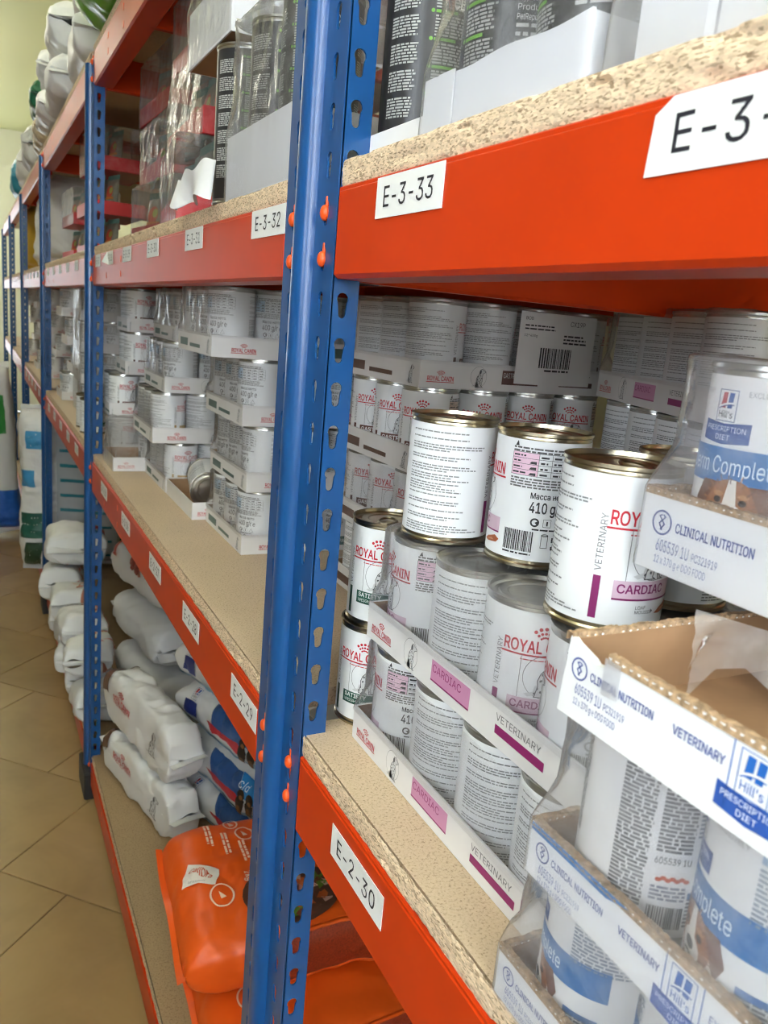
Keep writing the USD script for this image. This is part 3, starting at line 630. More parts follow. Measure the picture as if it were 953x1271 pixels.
_proto = {}
KIND = {'cardiac': ('cardiac', TIN), 'satiety': ('satiety', TIN), 'gastro': ('gastro', SILVER), 'urinary': ('urinary', SILVER), 'cardiac_silver': ('cardiac', SILVER), 'hills': ('hills', SILVER)}
def can(kind, label, m, group=None):
    "a can of a kind: the first one is built, the others refer to it"
    if kind in _proto: return copy(_proto[kind], label, m, group)
    if kind == 'black_tall': t = make_can('dog_food_can', label, m, kind, .0415, .187, SILVER, BLACKCAN, True, group, black_label(.175, .0415, 6), .175)
    elif kind == 'black': t = make_can('dog_food_can', label, m, kind, .0415, .150, SILVER, BLACKCAN, True, group, black_label(.138, .0415, 5), .138)
    else:
        pr, metal = KIND[kind]; t = make_can('dog_food_can', label, m, kind, CR, CH, metal, WRAPW if kind == 'hills' else WRAP, kind in ('cardiac', 'satiety', 'hills'), group, PR[pr])
    _proto[kind] = t; return t

# ---------------------------------------------------------------- trays of cans
PIT = 0.0762
def rc_front(L, h, name, dark, pale, shift=0.0):
    p = Print(); k = h / .034
    crown_logo(p, .030 + shift, h * .28, .038 * min(k, 1.2))
    p.put(DOG, .075 + shift, h * .12, .023 * k); p.ring(.086 + shift, h * .50, .012, .013, .0003, GREY, 1)
    if L > .17:
        p.rect(.122 + shift, h * .30, .180 + shift, h * .80, pale, 1); p.text(name, .124 + shift, h * .52, .0065, dark if pale[1] > .2 else (.8, .8, .8), 'l', layer=2, width=min(.052, .0062 * len(name))); p.rect(.122 + shift, h * .27, .180 + shift, h * .31, dark, 2)
    if L > .29: p.text('VETERINARY', .215 + shift, h * .60, .0055, GREY, width=.052); p.rect(.215 + shift, h * .30, .272 + shift, h * .50, dark, 1)
    return p
def rc_side(L, h, dark):
    p = Print(); p.rect(.02, h * .25, .075, h * .62, dark, 1); p.rect(.09, h * .25, min(.16, L - .01), h * .42, dark, 1); p.put(DOG, L - .035, h * .12, .022); return p
def make_tray(label, m, nx, ny, h=.034, front=None, left=None, right=None, shell=CARD, inner=KRAFT, t=.0022, name='can_tray', group=None, cut=None):
    "open carton tray; local origin = near left bottom corner, the printed front is the side y = 0"
    L, D = nx * PIT + .005, ny * PIT + .005
    w = thing(name, label, 'tray', m, group)
    part(w, 'base', box(t, L - t, t, D - t, 0.0002, t), inner)
    fw_ = part(w, 'wall', box(0, L, 0, t, 0, h, .0004), shell); lw = part(w, 'wall', box(0, t, t, D - t, 0, h, .0004), shell)
    rw = part(w, 'wall', box(L - t, L, t, D - t, 0, h, .0004), shell); bw_ = part(w, 'wall', box(0, L, D - t, D, 0, h, .0004), shell)
    part(w, 'lining', cat_mesh([box(t, L - t, t, t + .0003, t, h - .0006), box(t, t + .0003, t, D - t, t, h - .0006), box(L - t - .0003, L - t, t, D - t, t, h - .0006), box(t, L - t, D - t - .0003, D - t, t, h - .0006)]), inner)
    if front: printing(fw_, on_plane(front, (0, 0, 0), (1, 0, 0), (0, 0, 1)))
    if left: printing(lw, on_plane(left, (0, D, 0), (0, -1, 0), (0, 0, 1)))
    if right: printing(rw, on_plane(right, (L, 0, 0), (0, 1, 0), (0, 0, 1)))
    return w
_films = {}
def film_mesh(L, D, ht, H, seed, sag=.0, amp=.0016, r=.030, z_start=0.0, off=.0016, cap=True):
    "shrink wrap drawn over a tray: square at the tray, rounded above, closed by a wrinkled top; L x D footprint from the origin"
    def ring(rad, q=9, n=24):
        pts = []; cs = [(L - rad, rad, -90), (L - rad, D - rad, 0), (rad, D - rad, 90), (rad, rad, 180)]
        for k, (cx, cy, a0) in enumerate(cs):
            a = np.radians(a0 + np.linspace(0, 90, q)); arc = np.stack([cx + (rad + off) * np.cos(a), cy + (rad + off) * np.sin(a)], 1)
            pts.append(arc); nx_ = cs[(k + 1) % 4]; a1 = math.radians(nx_[2]); end = np.array([nx_[0] + (rad + off) * math.cos(a1), nx_[1] + (rad + off) * math.sin(a1)])
            pts.append(arc[-1] + (end - arc[-1]) * (np.arange(1, n) / n)[:, None])
        return np.vstack(pts)
    c = np.array([L / 2, D / 2]); zs = ([z_start + .0006, .004, ht * .5, ht * .97] if z_start < .004 else [z_start]) + list(np.linspace(max(ht, z_start) + .006, H - .003, 9)) + [H]
    rows = []
    for z in zs:
        t = max(0.0, (z - ht) / (H - ht)); rows.append(np.column_stack([ring(.0012 + (r - .0012) * min(1, t * 3)), np.full(128, z)]))
    if cap:
        for k in (.985, .95, .88, .78, .64, .45, .25, .06): rows.append(np.column_stack([(rows[len(zs) - 1][:, :2] - c) * k + c, np.full(128, H + .0008)]))
    P = np.array(rows); n = meshkit.fbm(P * [46, 46, 30], 3, seed) - .5; n2 = meshkit.fbm(P * [130, 130, 40], 2, seed + 9) - .5
    out = P - [c[0], c[1], 0]; out[..., 2] = 0; side = np.abs(out) / np.array([L / 2, D / 2, 1]); out = np.where(side == side[..., :2].max(-1, keepdims=True), np.sign(out), 0.0); out[..., 2] = 0
    up = np.clip((P[..., 2:3] - ht * .8) / .02, .10, 1)
    P = P + out * np.maximum(n[..., None] * 2.6 + n2[..., None] * 1.3 + .12, 0) * amp * up
    top = np.arange(len(P)) >= len(zs); P[top, :, 2] += np.maximum(n[top], 0) * amp * 3
    v, f = gridmesh(np.concatenate([P, P[:, :1]], 1)); return v, f[:, ::-1]
def wrap_film(label, m, nx, ny, ht, H, seed, material=None, group=None, grow=.005, **k):
    t = thing('shrink_wrap', label, 'plastic film', m, group)
    part(t, 'film_sheet', film_mesh(nx * PIT + grow, ny * PIT + grow, ht, H, seed, **k), material or FILM, True)
    return t
ORD = ['first', 'second', 'third', 'fourth', 'fifth', 'sixth']
def pack(desc, m, nx, ny, kind, trayfront, trayleft=None, rots=None, rows=None, film=None, seed=0, ht=.034, dz=.0016, traylabel=None, canword='white can', filmmat=None, right=None, skip=(), topfilm=False, row_from='left', filmk={}):
    "a tray with cans in it: rows = set of (i, j) slots that are filled (i along the front, j into the depth)"
    make_tray(traylabel or f'white carton tray of the {desc}', m, nx, ny, ht, trayfront, trayleft, right)
    g = np.random.default_rng(seed)
    for j in range(ny):
        for i in range(nx):
            if rows is not None and (i, j) not in rows: continue
            if (i, j) in skip: continue
            rot = (rots or {}).get((i, j), g.choice([0, 100, -100, 60, -60, 180]) + g.normal() * 12)
            where = f'{ORD[i]} from {row_from} in {["front", "second", "third", "fourth"][j]} row of {desc}'
            can(kind, f'{canword} {where}', m @ M4((.0025 + PIT * (i + .5), .0025 + PIT * (j + .5), .0024 + dz * 0), rot))
    if film is not None: wrap_film(f'crinkled clear plastic film around the {desc}', m, nx, ny, ht, CH + .0030 if topfilm else CH - .001, film, filmmat, cap=topfilm, z_start=ht - .004, **filmk)

# ---------------------------------------------------------------- waist high shelf, nearest bay
Z2, Z3, Z4, Z1 = TOPZ[2] + .0004, TOPZ[3] + .0004, TOPZ[4] + .0004, TOPZ[1] + .0004
def fr(nx, name='CARDIAC', dark=(.28, .02, .14), pale=(.58, .26, .44), h=.034): return rc_front(nx * PIT + .005, h, name, dark, pale)
GASF = lambda: rc_front(.31, .034, 'GASTROINTESTINAL', (.10, .045, .04), (.16, .08, .07))
G = lambda a, b: {(i, j): a + 7 * ((i * 3 + j * 5) % 4 - 1.5) for i in range(4) for j in range(4)}
# two trays of pink-marked cans, one on the other
for k, nm in enumerate(('lower', 'upper')):
    m_ = M4(((.048, .052)[k], (.648, .643)[k], Z2 + k * LAYER), -90)
    rots = {(0, 0): -40 if k == 0 else -20, (1, 0): 160, (2, 0): 166 if k == 0 else 62, (3, 0): 150 if k == 0 else -50}
    pack(f'{nm} pink-marked tray', m_, 4, 3, 'cardiac_silver', fr(4), None, rots, film=21 + k, seed=k, traylabel=f'{nm} white carton tray with a pink name block, left of the corrugated trays', canword='white can', filmmat=FILMTHIN, filmk=dict(amp=.0011), topfilm=k == 1)
for k, nm in enumerate(('lower', 'upper')):
    can('satiety', f'{nm} of the two stacked cans with a green band beside the blue post', M4((.088 + .004 * k, .690, Z2 + k * (CH + .0004)), -47 + 4 * k))
zt = Z2 + 2 * LAYER + .0045
can('cardiac', 'loose can covered in small print, standing on the film left of the barcode can', M4((.092, .589, zt), 74))
can('cardiac', 'loose can with feeding table, large 410 g/r and barcode', M4((.129, .512, zt), -132))
can('cardiac', 'loose pink-barred can with open brass lid at the front, beside the dog-picture tray', M4((.092, .383, zt), -6))
can('cardiac', 'loose can half hidden behind the front pink-barred can', M4((.178, .405, zt), 150))
# brown-marked stack behind
for k in range(4):
    nm = ('bottom', 'second', 'third', 'topmost')[k]
    m_ = M4(((.222, .216, .212, .213)[k], (.884, .880, .872, .876)[k], Z2 + k * LAYER))
    a = {0: 60, 1: -30, 2: -36, 3: 72}[k]
    rots = G(a, 0)
    rows = {(i, 0) for i in range(4)} | {(0, 1), (0, 2)}
    pack(f'{nm} brown-marked tray', m_, 4, 3, 'gastro', GASF(), rc_side(.2336, .034, (.14, .08, .06)), rots, rows, film=31 + k if k in (1, 3) else None, seed=10 + k, topfilm=k == 3, traylabel=f'{nm} white carton tray of the brown-marked stack behind the loose cans', filmmat=FILMTHIN)
sh = thing('delivery_sheet', 'white paper sheet with barcode and CX19P tucked before the topmost cans', 'paper sheet', M4((.213, .872, Z2 + 3 * LAYER)))
sm = xf(gridmesh(np.stack([*np.meshgrid(np.linspace(.135, .262, 12), np.linspace(.012, .104, 9), indexing='ij'), np.zeros((12, 9))], -1)), np.eye(4))
sv = sm[0].copy(); bend = -.0045 - .004 * np.sin((sv[:, 0] - .135) * 38); sv = np.column_stack([sv[:, 0], bend, sv[:, 1]])
part(sh, 'sheet', (np.vstack([sv, sv + [0, .0003, 0]]), np.vstack([sm[1], sm[1][:, ::-1] + len(sv)])), CARD, True)
pr = Print(); pr.text('CX19P', .215, .090, .0062, INK); pr.text('BOB', .142, .094, .0040, INK); pr.lines(.142, .190, .080, .088, .0042, .0018, INK, 5, 1, rag=.1, breaks=0); pr.text('12*400g', .142, .073, .0032, INK); pr.lines(.205, .250, .068, .078, .0045, .0022, INK, 8, 1, rag=.2, breaks=0)
pr.barcode(.168, .034, .055, .026, 4); pr.lines(.178, .222, .028, .032, .006, .0024, INK, 3, 1, rag=.1, breaks=0)
v, f, c, l = pr.arrays(.01); printing(sh, ((np.column_stack([v[:, 0], -.0045 - .004 * np.sin((v[:, 0] - .135) * 38) - .0003, v[:, 1]]), f), c))
# pink-marked stack to the right at the back
for k in (2, 3):
    m_ = M4((.462, .838, Z2 + k * (LAYER + .0015)), -111)
    pack(f'{"third" if k == 2 else "topmost"} tray of the rear right stack', m_, 4, 2, 'cardiac_silver', fr(4), None, G(166, 0), None, film=44 + k if k == 3 else None, seed=k, topfilm=True, traylabel=f'{"third" if k == 2 else "topmost"} white carton tray with pink block under the beam, rear right', filmmat=FILMTHIN)
for k in (0, 1):
    m_ = M4((.462, .838, Z2 + k * (LAYER + .0015)), -111)
    pack(f'{"bottom" if k == 0 else "second"} tray of the rear right stack', m_, 4, 1, 'cardiac_silver', fr(4), None, G(166, 0), None, seed=k, traylabel=f'{"bottom" if k == 0 else "second"} white carton tray of the rear right stack')

# ---------------------------------------------------------------- corrugated trays of dog-picture cans
def emblem(p, x, y, r, col):
    p.ring(x, y, r, r, r * .16, col, 1)
    for s in (-1, 1): p.line([(x + s * r * .10, y - r * .62), (x - s * r * .28, y - r * .1), (x + s * r * .05, y + r * .25), (x + s * r * .30, y + r * .52), (x + s * r * .05, y + r * .68)], r * .13, col, 1)
def hills_front(stamp=True, big=True):
    p = Print(); c = (.055, .09, .34); b = (.02, .14, .52)
    emblem(p, .020, .034, .0085, c); p.text('CLINICAL NUTRITION', .033, .0300, .0066, c, width=.066, bold=True)
    p.text('VETERINARY', .117, .0300, .0066, c, width=.044, bold=True)
    p.line([(.1655, .003), (.1655, .053)], .0009, b, 1); p.line([(.2005, .003), (.2005, .053)], .0009, b, 1)
    hills_logo(p, .183, .0185, .030, b); hills_flag(p, .183, .002, .050, (.03, .10, .42))
    p.text('EXCLUSIVELY', .208, .0300, .0062, c, width=.046)
    if stamp:
        g = (.16, .20, .46); p.text('605539 1U', .018, .0135, .0085, g, width=.030); p.text('PC321919', .051, .0140, .0058, g, width=.022); p.text('12 x 370 g ℮ DOG FOOD', .018, .0045, .0055, g, width=.047)
    return p
def flute_edge(L, y0, y1, z, seed, notch=()):
    "torn corrugated edge of a carton wall, along x"
    n = int(L / .0016); x = np.linspace(0, L, n); g = np.random.default_rng(seed)
    top = z + g.normal(0, .00025, n) + .0003 * np.sin(x * 300); P = []
    for i in range(n): P.append([(x[i], y0 - .0004, z - .004), (x[i], y0 + .0002 + .0003 * math.sin(x[i] * 1400), top[i]), (x[i], y1 + .0002, top[i]), (x[i], y1 + .0004, z - .004)])
    v, f = gridmesh(np.array(P)); return v, f[:, ::-1]
def hills_tray(label, m, h=.055, open_=True, flap=False, blueband=False, ps=.6):
    L, D, t = 4 * PIT + .010, 3 * PIT + .010, .0038
    w = thing('corrugated_tray', label, 'tray', m)
    part(w, 'base', box(t, L - t, t, D - t, .0003, .013 if ps > .7 else .004), KRAFT)
    if flap: # front wall with a torn out strip near its left end
        fp = sg.Polygon([(0, 0), (L, 0), (L, h), (.0290, h), (.0275, h - .006), (.0215, h - .007), (.019, h - .0055), (.007, h - .0020), (.003, h)])
        v, f = extrude(fp, t); fwall = part(w, 'wall', xf((v, f), np.array([[1, 0, 0, 0], [0, 0, -1, t], [0, 1, 0, 0], [0, 0, 0, 1.0]])), BOXW)
        v, f = extrude(sg.Polygon([(.0285, h - .018), (.0385, h - .017), (.0385, h - .0005), (.0285, h - .0005)]), .0003); part(w, 'clear_tape', xf((v, f), np.array([[1, 0, 0, 0], [0, 0, -1, -.0010], [0, 1, 0, 0], [0, 0, 0, 1.0]])), FILMHAZY)
    else: fwall = part(w, 'wall', box(0, L, 0, t, 0, h, .0005), BOXW)
    part(w, 'torn_edge', xf(flute_edge(L - .0295 if flap else L, 0, t, h + .0012, 3), M4((.0290 if flap else 0, 0, 0))), FLUTE)
    for nm, b in (('l', box(0, t, t, D - t, 0, h, .0005)), ('r', box(L - t, L, t, D - t, 0, h, .0005)), ('b', box(0, L, D - t, D, 0, h, .0005))): part(w, 'wall', b, BOXW)
    e = flute_edge(D, 0, t, h + .0012, 6); part(w, 'torn_edge', xf(e, np.array([[0, -1, 0, t], [1, 0, 0, 0], [0, 0, 1, 0], [0, 0, 0, 1.0]])), FLUTE)
    part(w, 'lining', cat_mesh([box(t, t + .0005, t, D - t, .004, h - .0012), box(L - t - .0005, L - t, t, D - t, .004, h - .0012), box(t, L - t, D - t - .0005, D - t, .004, h - .0012), box(.030 if flap else t, L - t, t, t + .0005, .004, h - .0012), box(t, .029 if flap else t + .001, t, t + .0005, .004, h - .008)]), KRAFT)
    p = Print(); p.put(hills_front(), 0, h - .036 * ps - .020 * ps, ps)
    if blueband: p.pts([(.001, h - .0048), (.060, h - .0048), (.075, h - .0004), (.001, h - .0004)], (.02, .20, .55), 1)
    printing(fwall, on_plane(p, (0, 0, 0), (1, 0, 0), (0, 0, 1)))
    return w
HM = [M4((.003, .332, Z2), -90), M4((-.011, .303, Z2 + LAYER + .002), -90), M4((-.025, .281, Z2 + 2 * LAYER + .004), -90), M4((.066, .335, 1.302), -90)]
hills_tray('lowest corrugated dog-picture tray, brown torn corner at the bottom of the picture', HM[0], .034)
hills_tray('corrugated tray holding two dog-picture cans under the empty brown tray', HM[1], .032, blueband=True)
hills_tray('empty corrugated tray, torn open with brown inside showing', HM[2], .039, flap=True)
hills_tray('topmost corrugated tray with a dog-picture can under film', HM[3], .046, ps=.78)
hname = ['lowest', 'middle', 'empty', 'topmost']
for k, slots in ((0, ((0, 0, -42), (1, 0, 30), (2, 0, 60), (0, 1, 100), (0, 2, 150))), (1, ((0, 0, 186), (1, 0, -42), (2, 0, 70), (3, 0, 20), (0, 1, 100), (1, 1, 40), (0, 2, 10))), (3, ((0, 0, 0), (1, 0, 60), (0, 1, -60), (1, 1, 10), (2, 0, -50)))):
    for i, j, rot in slots:
        can('hills', f'dog-picture can {ORD[i]} from left in {["front", "second", "third"][j]} row of the {hname[k]} corrugated tray', HM[k] @ M4((.0052 + PIT * (i + .5), .0052 + PIT * (j + .5), .0134 if k == 3 else .0044), rot))
wrap_film('hazy torn plastic film around the topmost dog-picture can', HM[3], 4, 3, .048, CH + .0155, 77, FILM, grow=.0108, amp=.0022)
wrap_film('hazy plastic film around the middle dog-picture cans', HM[1], 4, 3, .034, CH + .0025, 78, FILM, grow=.0108, cap=False, amp=.003)
wrap_film('hazy plastic film around the lowest dog-picture cans', HM[0], 4, 3, .036, CH + .0025, 79, FILM, grow=.0108, cap=False, amp=.004)
# a rag of film hanging out of the empty tray
fm = thing('torn_film', 'torn rag of clear film hanging in the empty brown tray', 'plastic film', HM[2])
uu, vv = np.meshgrid(np.linspace(0, 1.5, 60), np.linspace(0, 1, 34), indexing='ij')
top_ = np.stack([.004 + .056 * uu, .080 + .020 * uu, .046 + 0 * uu], -1)
low_ = np.stack([np.interp(uu, (0, .12, .3, .55, .8, 1.0, 1.5), q) for q in ((.046, .040, .033, .040, .050, .056, .082), (.030, .042, .066, .078, .086, .090, .100), (.011, .020, .027, .029, .020, .010, .009))], -1)
P = top_ + (low_ - top_) * vv[..., None]; P[..., 1] += .006 * np.sin(uu * 13 + vv * 3) * (1 - vv) * vv * 3
P += (meshkit.fbm(P * 70, 3, 4)[..., None] - .5) * .006 * np.clip(vv * (1.02 - vv) * 4, 0, 1)[..., None]
part(fm, 'film_sheet', gridmesh(P), FILMHAZY, True)

# ---------------------------------------------------------------- waist high shelf, second bay
WT = (.62, .62, .62)
def small_front(name, dark, pale, nx=4): return rc_front(nx * PIT + .005, .034, name, dark, pale)
UR = dict(dark=(.40, .24, .06), pale=(.46, .30, .10))
S = [('nearest stack', [(.118, 1.262), (.121, 1.258), (.112, 1.268), (.057, 1.268)], 'urinary', 1.0, [3, 7, 11, 15]),
     ('second stack', [(.092, 1.745), (.063, 1.750), (.087, 1.753), (.107, 1.755)], 'urinary', 1.0, [4, 8, 12, 16]),
     ('second post stack', [(.045, 2.178), (.035, 2.175), (.072, 2.168), (.075, 2.170)], 'gastro', 1.0, [])]
for si, (sn, xy, kind, sc, films) in enumerate(S):
    for k, (x, y) in enumerate(xy):
        nm = ('bottom', 'second', 'third', 'topmost')[k] + ' tray of the ' + sn
        a = {0: (-150, 176, -150, -150), 1: (20, 70, -150, -150), 2: (30, 30, 30, 30)}[si][k]
        dark, pale, nmt = [((.06, .10, .09), (.10, .16, .15), 'HEPATIC'), ((.40, .24, .06), (.46, .30, .10), 'URINARY S/O'), ((.28, .02, .14), (.58, .26, .44), 'CARDIAC')][(si + k + (1 if si == 1 else 0)) % 3]
        if si == 1 and k == 2: dark, pale, nmt = (.40, .24, .06), (.46, .30, .10), 'URINARY S/O'
        f_ = rc_front(.31, .034, nmt, dark, pale, shift=.004)
        if si != 1 or k != 2: f_ = Print(); crown_logo(f_, .052, .0095, .040); f_.put(DOG, .120, .004, .024); f_.rect(.165, .010, .225, .026, pale, 1); f_.text(nmt, .168, .015, .006, (.8, .8, .8), layer=2)
        if k == 3 and si == 1: a = -150
        rows = {(i, 0) for i in range(4)} | {(0, 1), (0, 2)}
        pack(nm, M4((x, y, Z2 + k * LAYER)), 4, 3 if si < 2 else 2, kind, f_, rc_side(.2336, .034, (.10, .16, .15)), G(a, 0), rows, film=films[k] if films else None, seed=50 + si * 4 + k, traylabel=f'{nm}, white carton in the second bay',
             canword='pale can', filmmat=FILM if k == 3 else FILMTHIN, filmk=dict(amp=.0022 if k == 3 else .0016), topfilm=k == 3)
tm = M4((.093, 1.504, Z2))
make_tray('torn open white tray with one can lying in it, between the stacks', tm, 4, 3, .034, small_front('CARDIAC', (.28, .02, .14), (.58, .26, .44)))
can('gastro', 'can lying on its side in the torn open tray, end towards the aisle', M4((.147, 1.605, Z2 + .0026 + CR + .013)) @ trimesh.transformations.euler_matrix(math.radians(96), 0, math.radians(-10), 'sxyz') @ M4((0, 0, -.05)))
# low film-covered tray by the second post
lowm = M4((.018, 1.985, Z2))
pack('low tray by the second post', lowm, 4, 2, 'urinary', small_front('CARDIAC', (.28, .02, .14), (.58, .26, .44)), None, G(-150, 0), {(1, 0), (2, 0), (3, 0), (1, 1)}, seed=91, traylabel='low white tray under a slack film at the far front of the second bay', canword='pale can')
wrap_film('slack clear film over the low tray at the far front of the second bay', lowm, 4, 2, .036, .113, 92, FILM, amp=.005)

# ---------------------------------------------------------------- eye level shelf, nearest bay: tall black cans
SLEEVE = plain('white_sleeve', (0.80, 0.81, 0.84), 0.5, noise=0.02, nscale=15)
def low_tray(label, m, L, D, h, flap=0.0, tear=0):
    w = thing('carton_tray', label, 'tray', m); t = .0022
    part(w, 'base', box(t, L - t, t, D - t, .0003, t), KRAFT)
    x = np.linspace(0, L, 30); top = h + (np.array([.0012 * math.sin(q * 70 + tear) for q in x]) if tear else 0 * x)
    v, f = extrude(sg.Polygon([(0, 0), (L, 0)] + [(a, b) for a, b in zip(x[::-1], top[::-1])]), t)
    part(w, 'wall', xf((v, f), np.array([[1, 0, 0, 0], [0, 0, -1, t], [0, 1, 0, 0], [0, 0, 0, 1.0]])), SLEEVE)
    for b in (box(0, t, t, D, 0, h, .0004), box(L - t, L, t, D, 0, h, .0004), box(t, L - t, D - t, D, 0, h, .0004)): part(w, 'wall', b, SLEEVE)
    if flap: part(w, 'corner_flap', xf(box(-.001, .020, -.0012, 0, 0, h * 1.02, .0003), M4((flap, -.0003, 0), 0)), SLEEVE)
    return w
B1 = M4((.012, .618, Z3), -90)       # local x runs towards the camera, local y into the shelf
low_tray('low white tray around the tall black can next to the blue post', M4((.026, .718, Z3), -90), .160, .20, .022)
can('black', 'tall black can with green headings beside the blue post', M4((.080, .668, Z3 + .0024), 20))
low_tray('torn white tray with two film-covered black cans, above the first sticker', M4((.012, .547, Z3), -90), .176, .20, .036, flap=.022, tear=1)
can('black', 'black can with a pink dot behind torn film', M4((.060, .5025, Z3 + .0024), -50))
can('black', 'black can with white address lines at the front edge of the torn tray', M4((.060, .4160, Z3 + .0024), -75))
def hull_film(name, label, m, L, D, H, seed, material, amp=.004, r=.03, ht=.01, off=.0022):
    t = thing(name, label, 'plastic film', m); part(t, 'film_sheet', film_mesh(L, D, ht, H, seed, amp=amp, r=r, off=off), material, True); return t
hull_film('shrink_wrap', 'torn film over the black cans above the first sticker', M4((.012, .547, Z3), -90), .176, .20, .156, 61, FILMTHIN, .005, .03, .042)
wp = thing('carton', 'white carton under hazy film above the large rounded sticker', 'carton', M4((.018, .353, Z3), -90))
for k in range(6): part(wp, 'sleeve', box(.004 + k * .052, .054 + k * .052, .004, .2, 0, .13 + .012 * (k % 2), .003), SLEEVE)
hull_film('shrink_wrap', 'hazy film around the white carton at the right edge of the eye level shelf', M4((.014, .357, Z3), -90), .330, .21, .15, 62, FILMHAZY, .005, .004)

# ---------------------------------------------------------------- eye level shelf, second bay
low_tray('white tray with an upturned flap holding black cans, left of the near post', M4((.006, 1.035, Z3), -90), .235, .20, .072)
fl_ = thing('carton_flap', 'torn white carton flap lying over the shelf edge beside the black can', 'carton', M4((.006, 1.035, Z3), -90))
q = np.linspace(0, 1, 24); Pf = np.array([[(-.20 + .205 * a, -.016 - .012 * math.sin(a * 9) * (1 - b) - .010 * math.sin(PI * a), .003 + b * (.034 + .012 * a) + .004 * math.sin(a * 17)) for b in np.linspace(0, 1, 8)] for a in q])
vF, fF = gridmesh(Pf); part(fl_, 'flap', (np.vstack([vF, vF + [0, .0015, 0]]), np.vstack([fF, fF[:, ::-1] + len(vF)])), SLEEVE, True)
for k, (x, y, rot, nm) in enumerate(((.056, .975, 20, 'black can with blue dots and columns of white print'), (.056, .868, -15, 'film-covered black can close to the near blue post'), (.048, 1.095, 25, 'black can behind the torn carton flap'))):
    can('black_tall', nm + ', second bay', M4((x, y, Z3 + .0024), rot))
low_tray('upper white tray resting on the black cans, second bay', M4((.006, 1.255, Z3 + .1925), -90), .215, .20, .072)
for k, (x, y) in enumerate(((.056, 1.205), (.056, 1.11))): can('black', f'black can in the upper white tray, {("far", "near")[k]} one', M4((x, y, Z3 + .1955), 40 + 50 * k))
hull_film('shrink_wrap', 'grey film around the black cans left of the near post', M4((.006, 1.035, Z3), -90), .235, .20, .1915, 63, FILMTHIN, .004, .03, .075)
hull_film('shrink_wrap', 'clear film around the upper white tray of black cans', M4((.006, 1.255, Z3 + .1925), -90), .215, .20, .158, 64, FILMTHIN, .005, .03, .075)
POUCHB = plain('pouch_foil', (0.30, 0.31, 0.27), 0.28, 0.35, noise=.25, nscale=40); TEAL = plain('teal_seal', (0.09, 0.26, 0.25), 0.35); RAFB = plain('dark_pouch_print', (.03, .025, .025), .3); ORP = plain('red_pouch_print', (.55, .05, .03), .3)
def make_pouch(label, m, group):
    t = thing('food_pouch', label, 'pouch', m, group)
    u, v = np.meshgrid(np.linspace(-1, 1, 12), np.linspace(0, 1, 12), indexing='ij'); b = .010 * (1 - u ** 4) * np.sin(PI * np.clip(v, 0, 1)) ** .6 + .0004
    F = np.stack([u * .043, -b, v * .108], -1); Bk = np.stack([u * .043, b, v * .108], -1)
    a, c = gridmesh(F), gridmesh(Bk); part(t, 'pouch_body', cat_mesh([a, (c[0], c[1][:, ::-1])]), POUCHB, True)
    part(t, 'top_seal', box(-.043, .043, -.0012, .0012, .106, .120, .0004), TEAL)
    p = Print(); p.rect(-.036, .018, .036, .040, (.03, .025, .025), 1); p.text('RAFI', -.030, .022, .013, (.75, .75, .75), layer=2); p.disc(0, .068, .024, .020, (.55, .06, .04), 1); p.disc(.010, .072, .012, .010, (.35, .42, .08), 2); p.rect(-.036, .046, .030, .053, (.62, .22, .03), 2)
    v, f, c_, l = p.arrays(.008); bb = .010 * (1 - (v[:, 0] / .043) ** 4) * np.sin(PI * np.clip(v[:, 1] / .108, 0, 1)) ** .6 + .0009 + l * .0001
    printing(t, ((np.column_stack([v[:, 0], -bb, v[:, 1]]), f), c_)); return t
pouch0 = None
def red_tray(label, m, L, D=.16, h=.040, n=5, desc='', film=None, top=False):
    global pouch0
    w = thing('red_tray', label, 'tray', m); t = .002
    part(w, 'base', box(0, L, 0, D, 0, t, .0003), REDCARD)
    for b in (box(0, L, 0, t, 0, h, .0003), box(0, t, t, D, 0, h, .0003), box(L - t, L, t, D, 0, h, .0003), box(0, L, D - t, D, 0, h, .0003)): part(w, 'wall', b, REDCARD)
    for k in range(n):
        mm = m @ M4((.048 + k * (L - .096) / (n - 1), .040 + .024 * (k % 2), .003), 12 - 5 * (k % 3), -5)
        lb = f'grey foil pouch, {ORD[k]} from left in the {desc}'
        if pouch0 is None: pouch0 = make_pouch(lb, mm, None)
        else: copy(pouch0, lb, mm)
    if film: hull_film('shrink_wrap', f'clear film around the {desc}', m, L, D, .1262, film, FILMTHIN, .003, .01, h + .002)
for k, (x, y, z, L, nm, rz) in enumerate([(.045, 1.62, .000, .30, 'lowest red tray behind the torn flap', -97), (.055, 1.62, .130, .30, 'middle red tray behind the torn flap', -92), (.060, 1.62, .260, .30, 'upper red tray behind the torn flap', -90),
        (.065, 2.06, .000, .34, 'lowest red tray near the second post', -86), (.085, 2.07, .130, .34, 'middle red tray near the second post', -90), (.080, 2.06, .260, .30, 'upper red tray near the second post', -88)]):
    red_tray(nm, M4((x, y, Z3 + z), rz), L, desc=nm, n=5 if k < 3 else 4, film=81 + k)

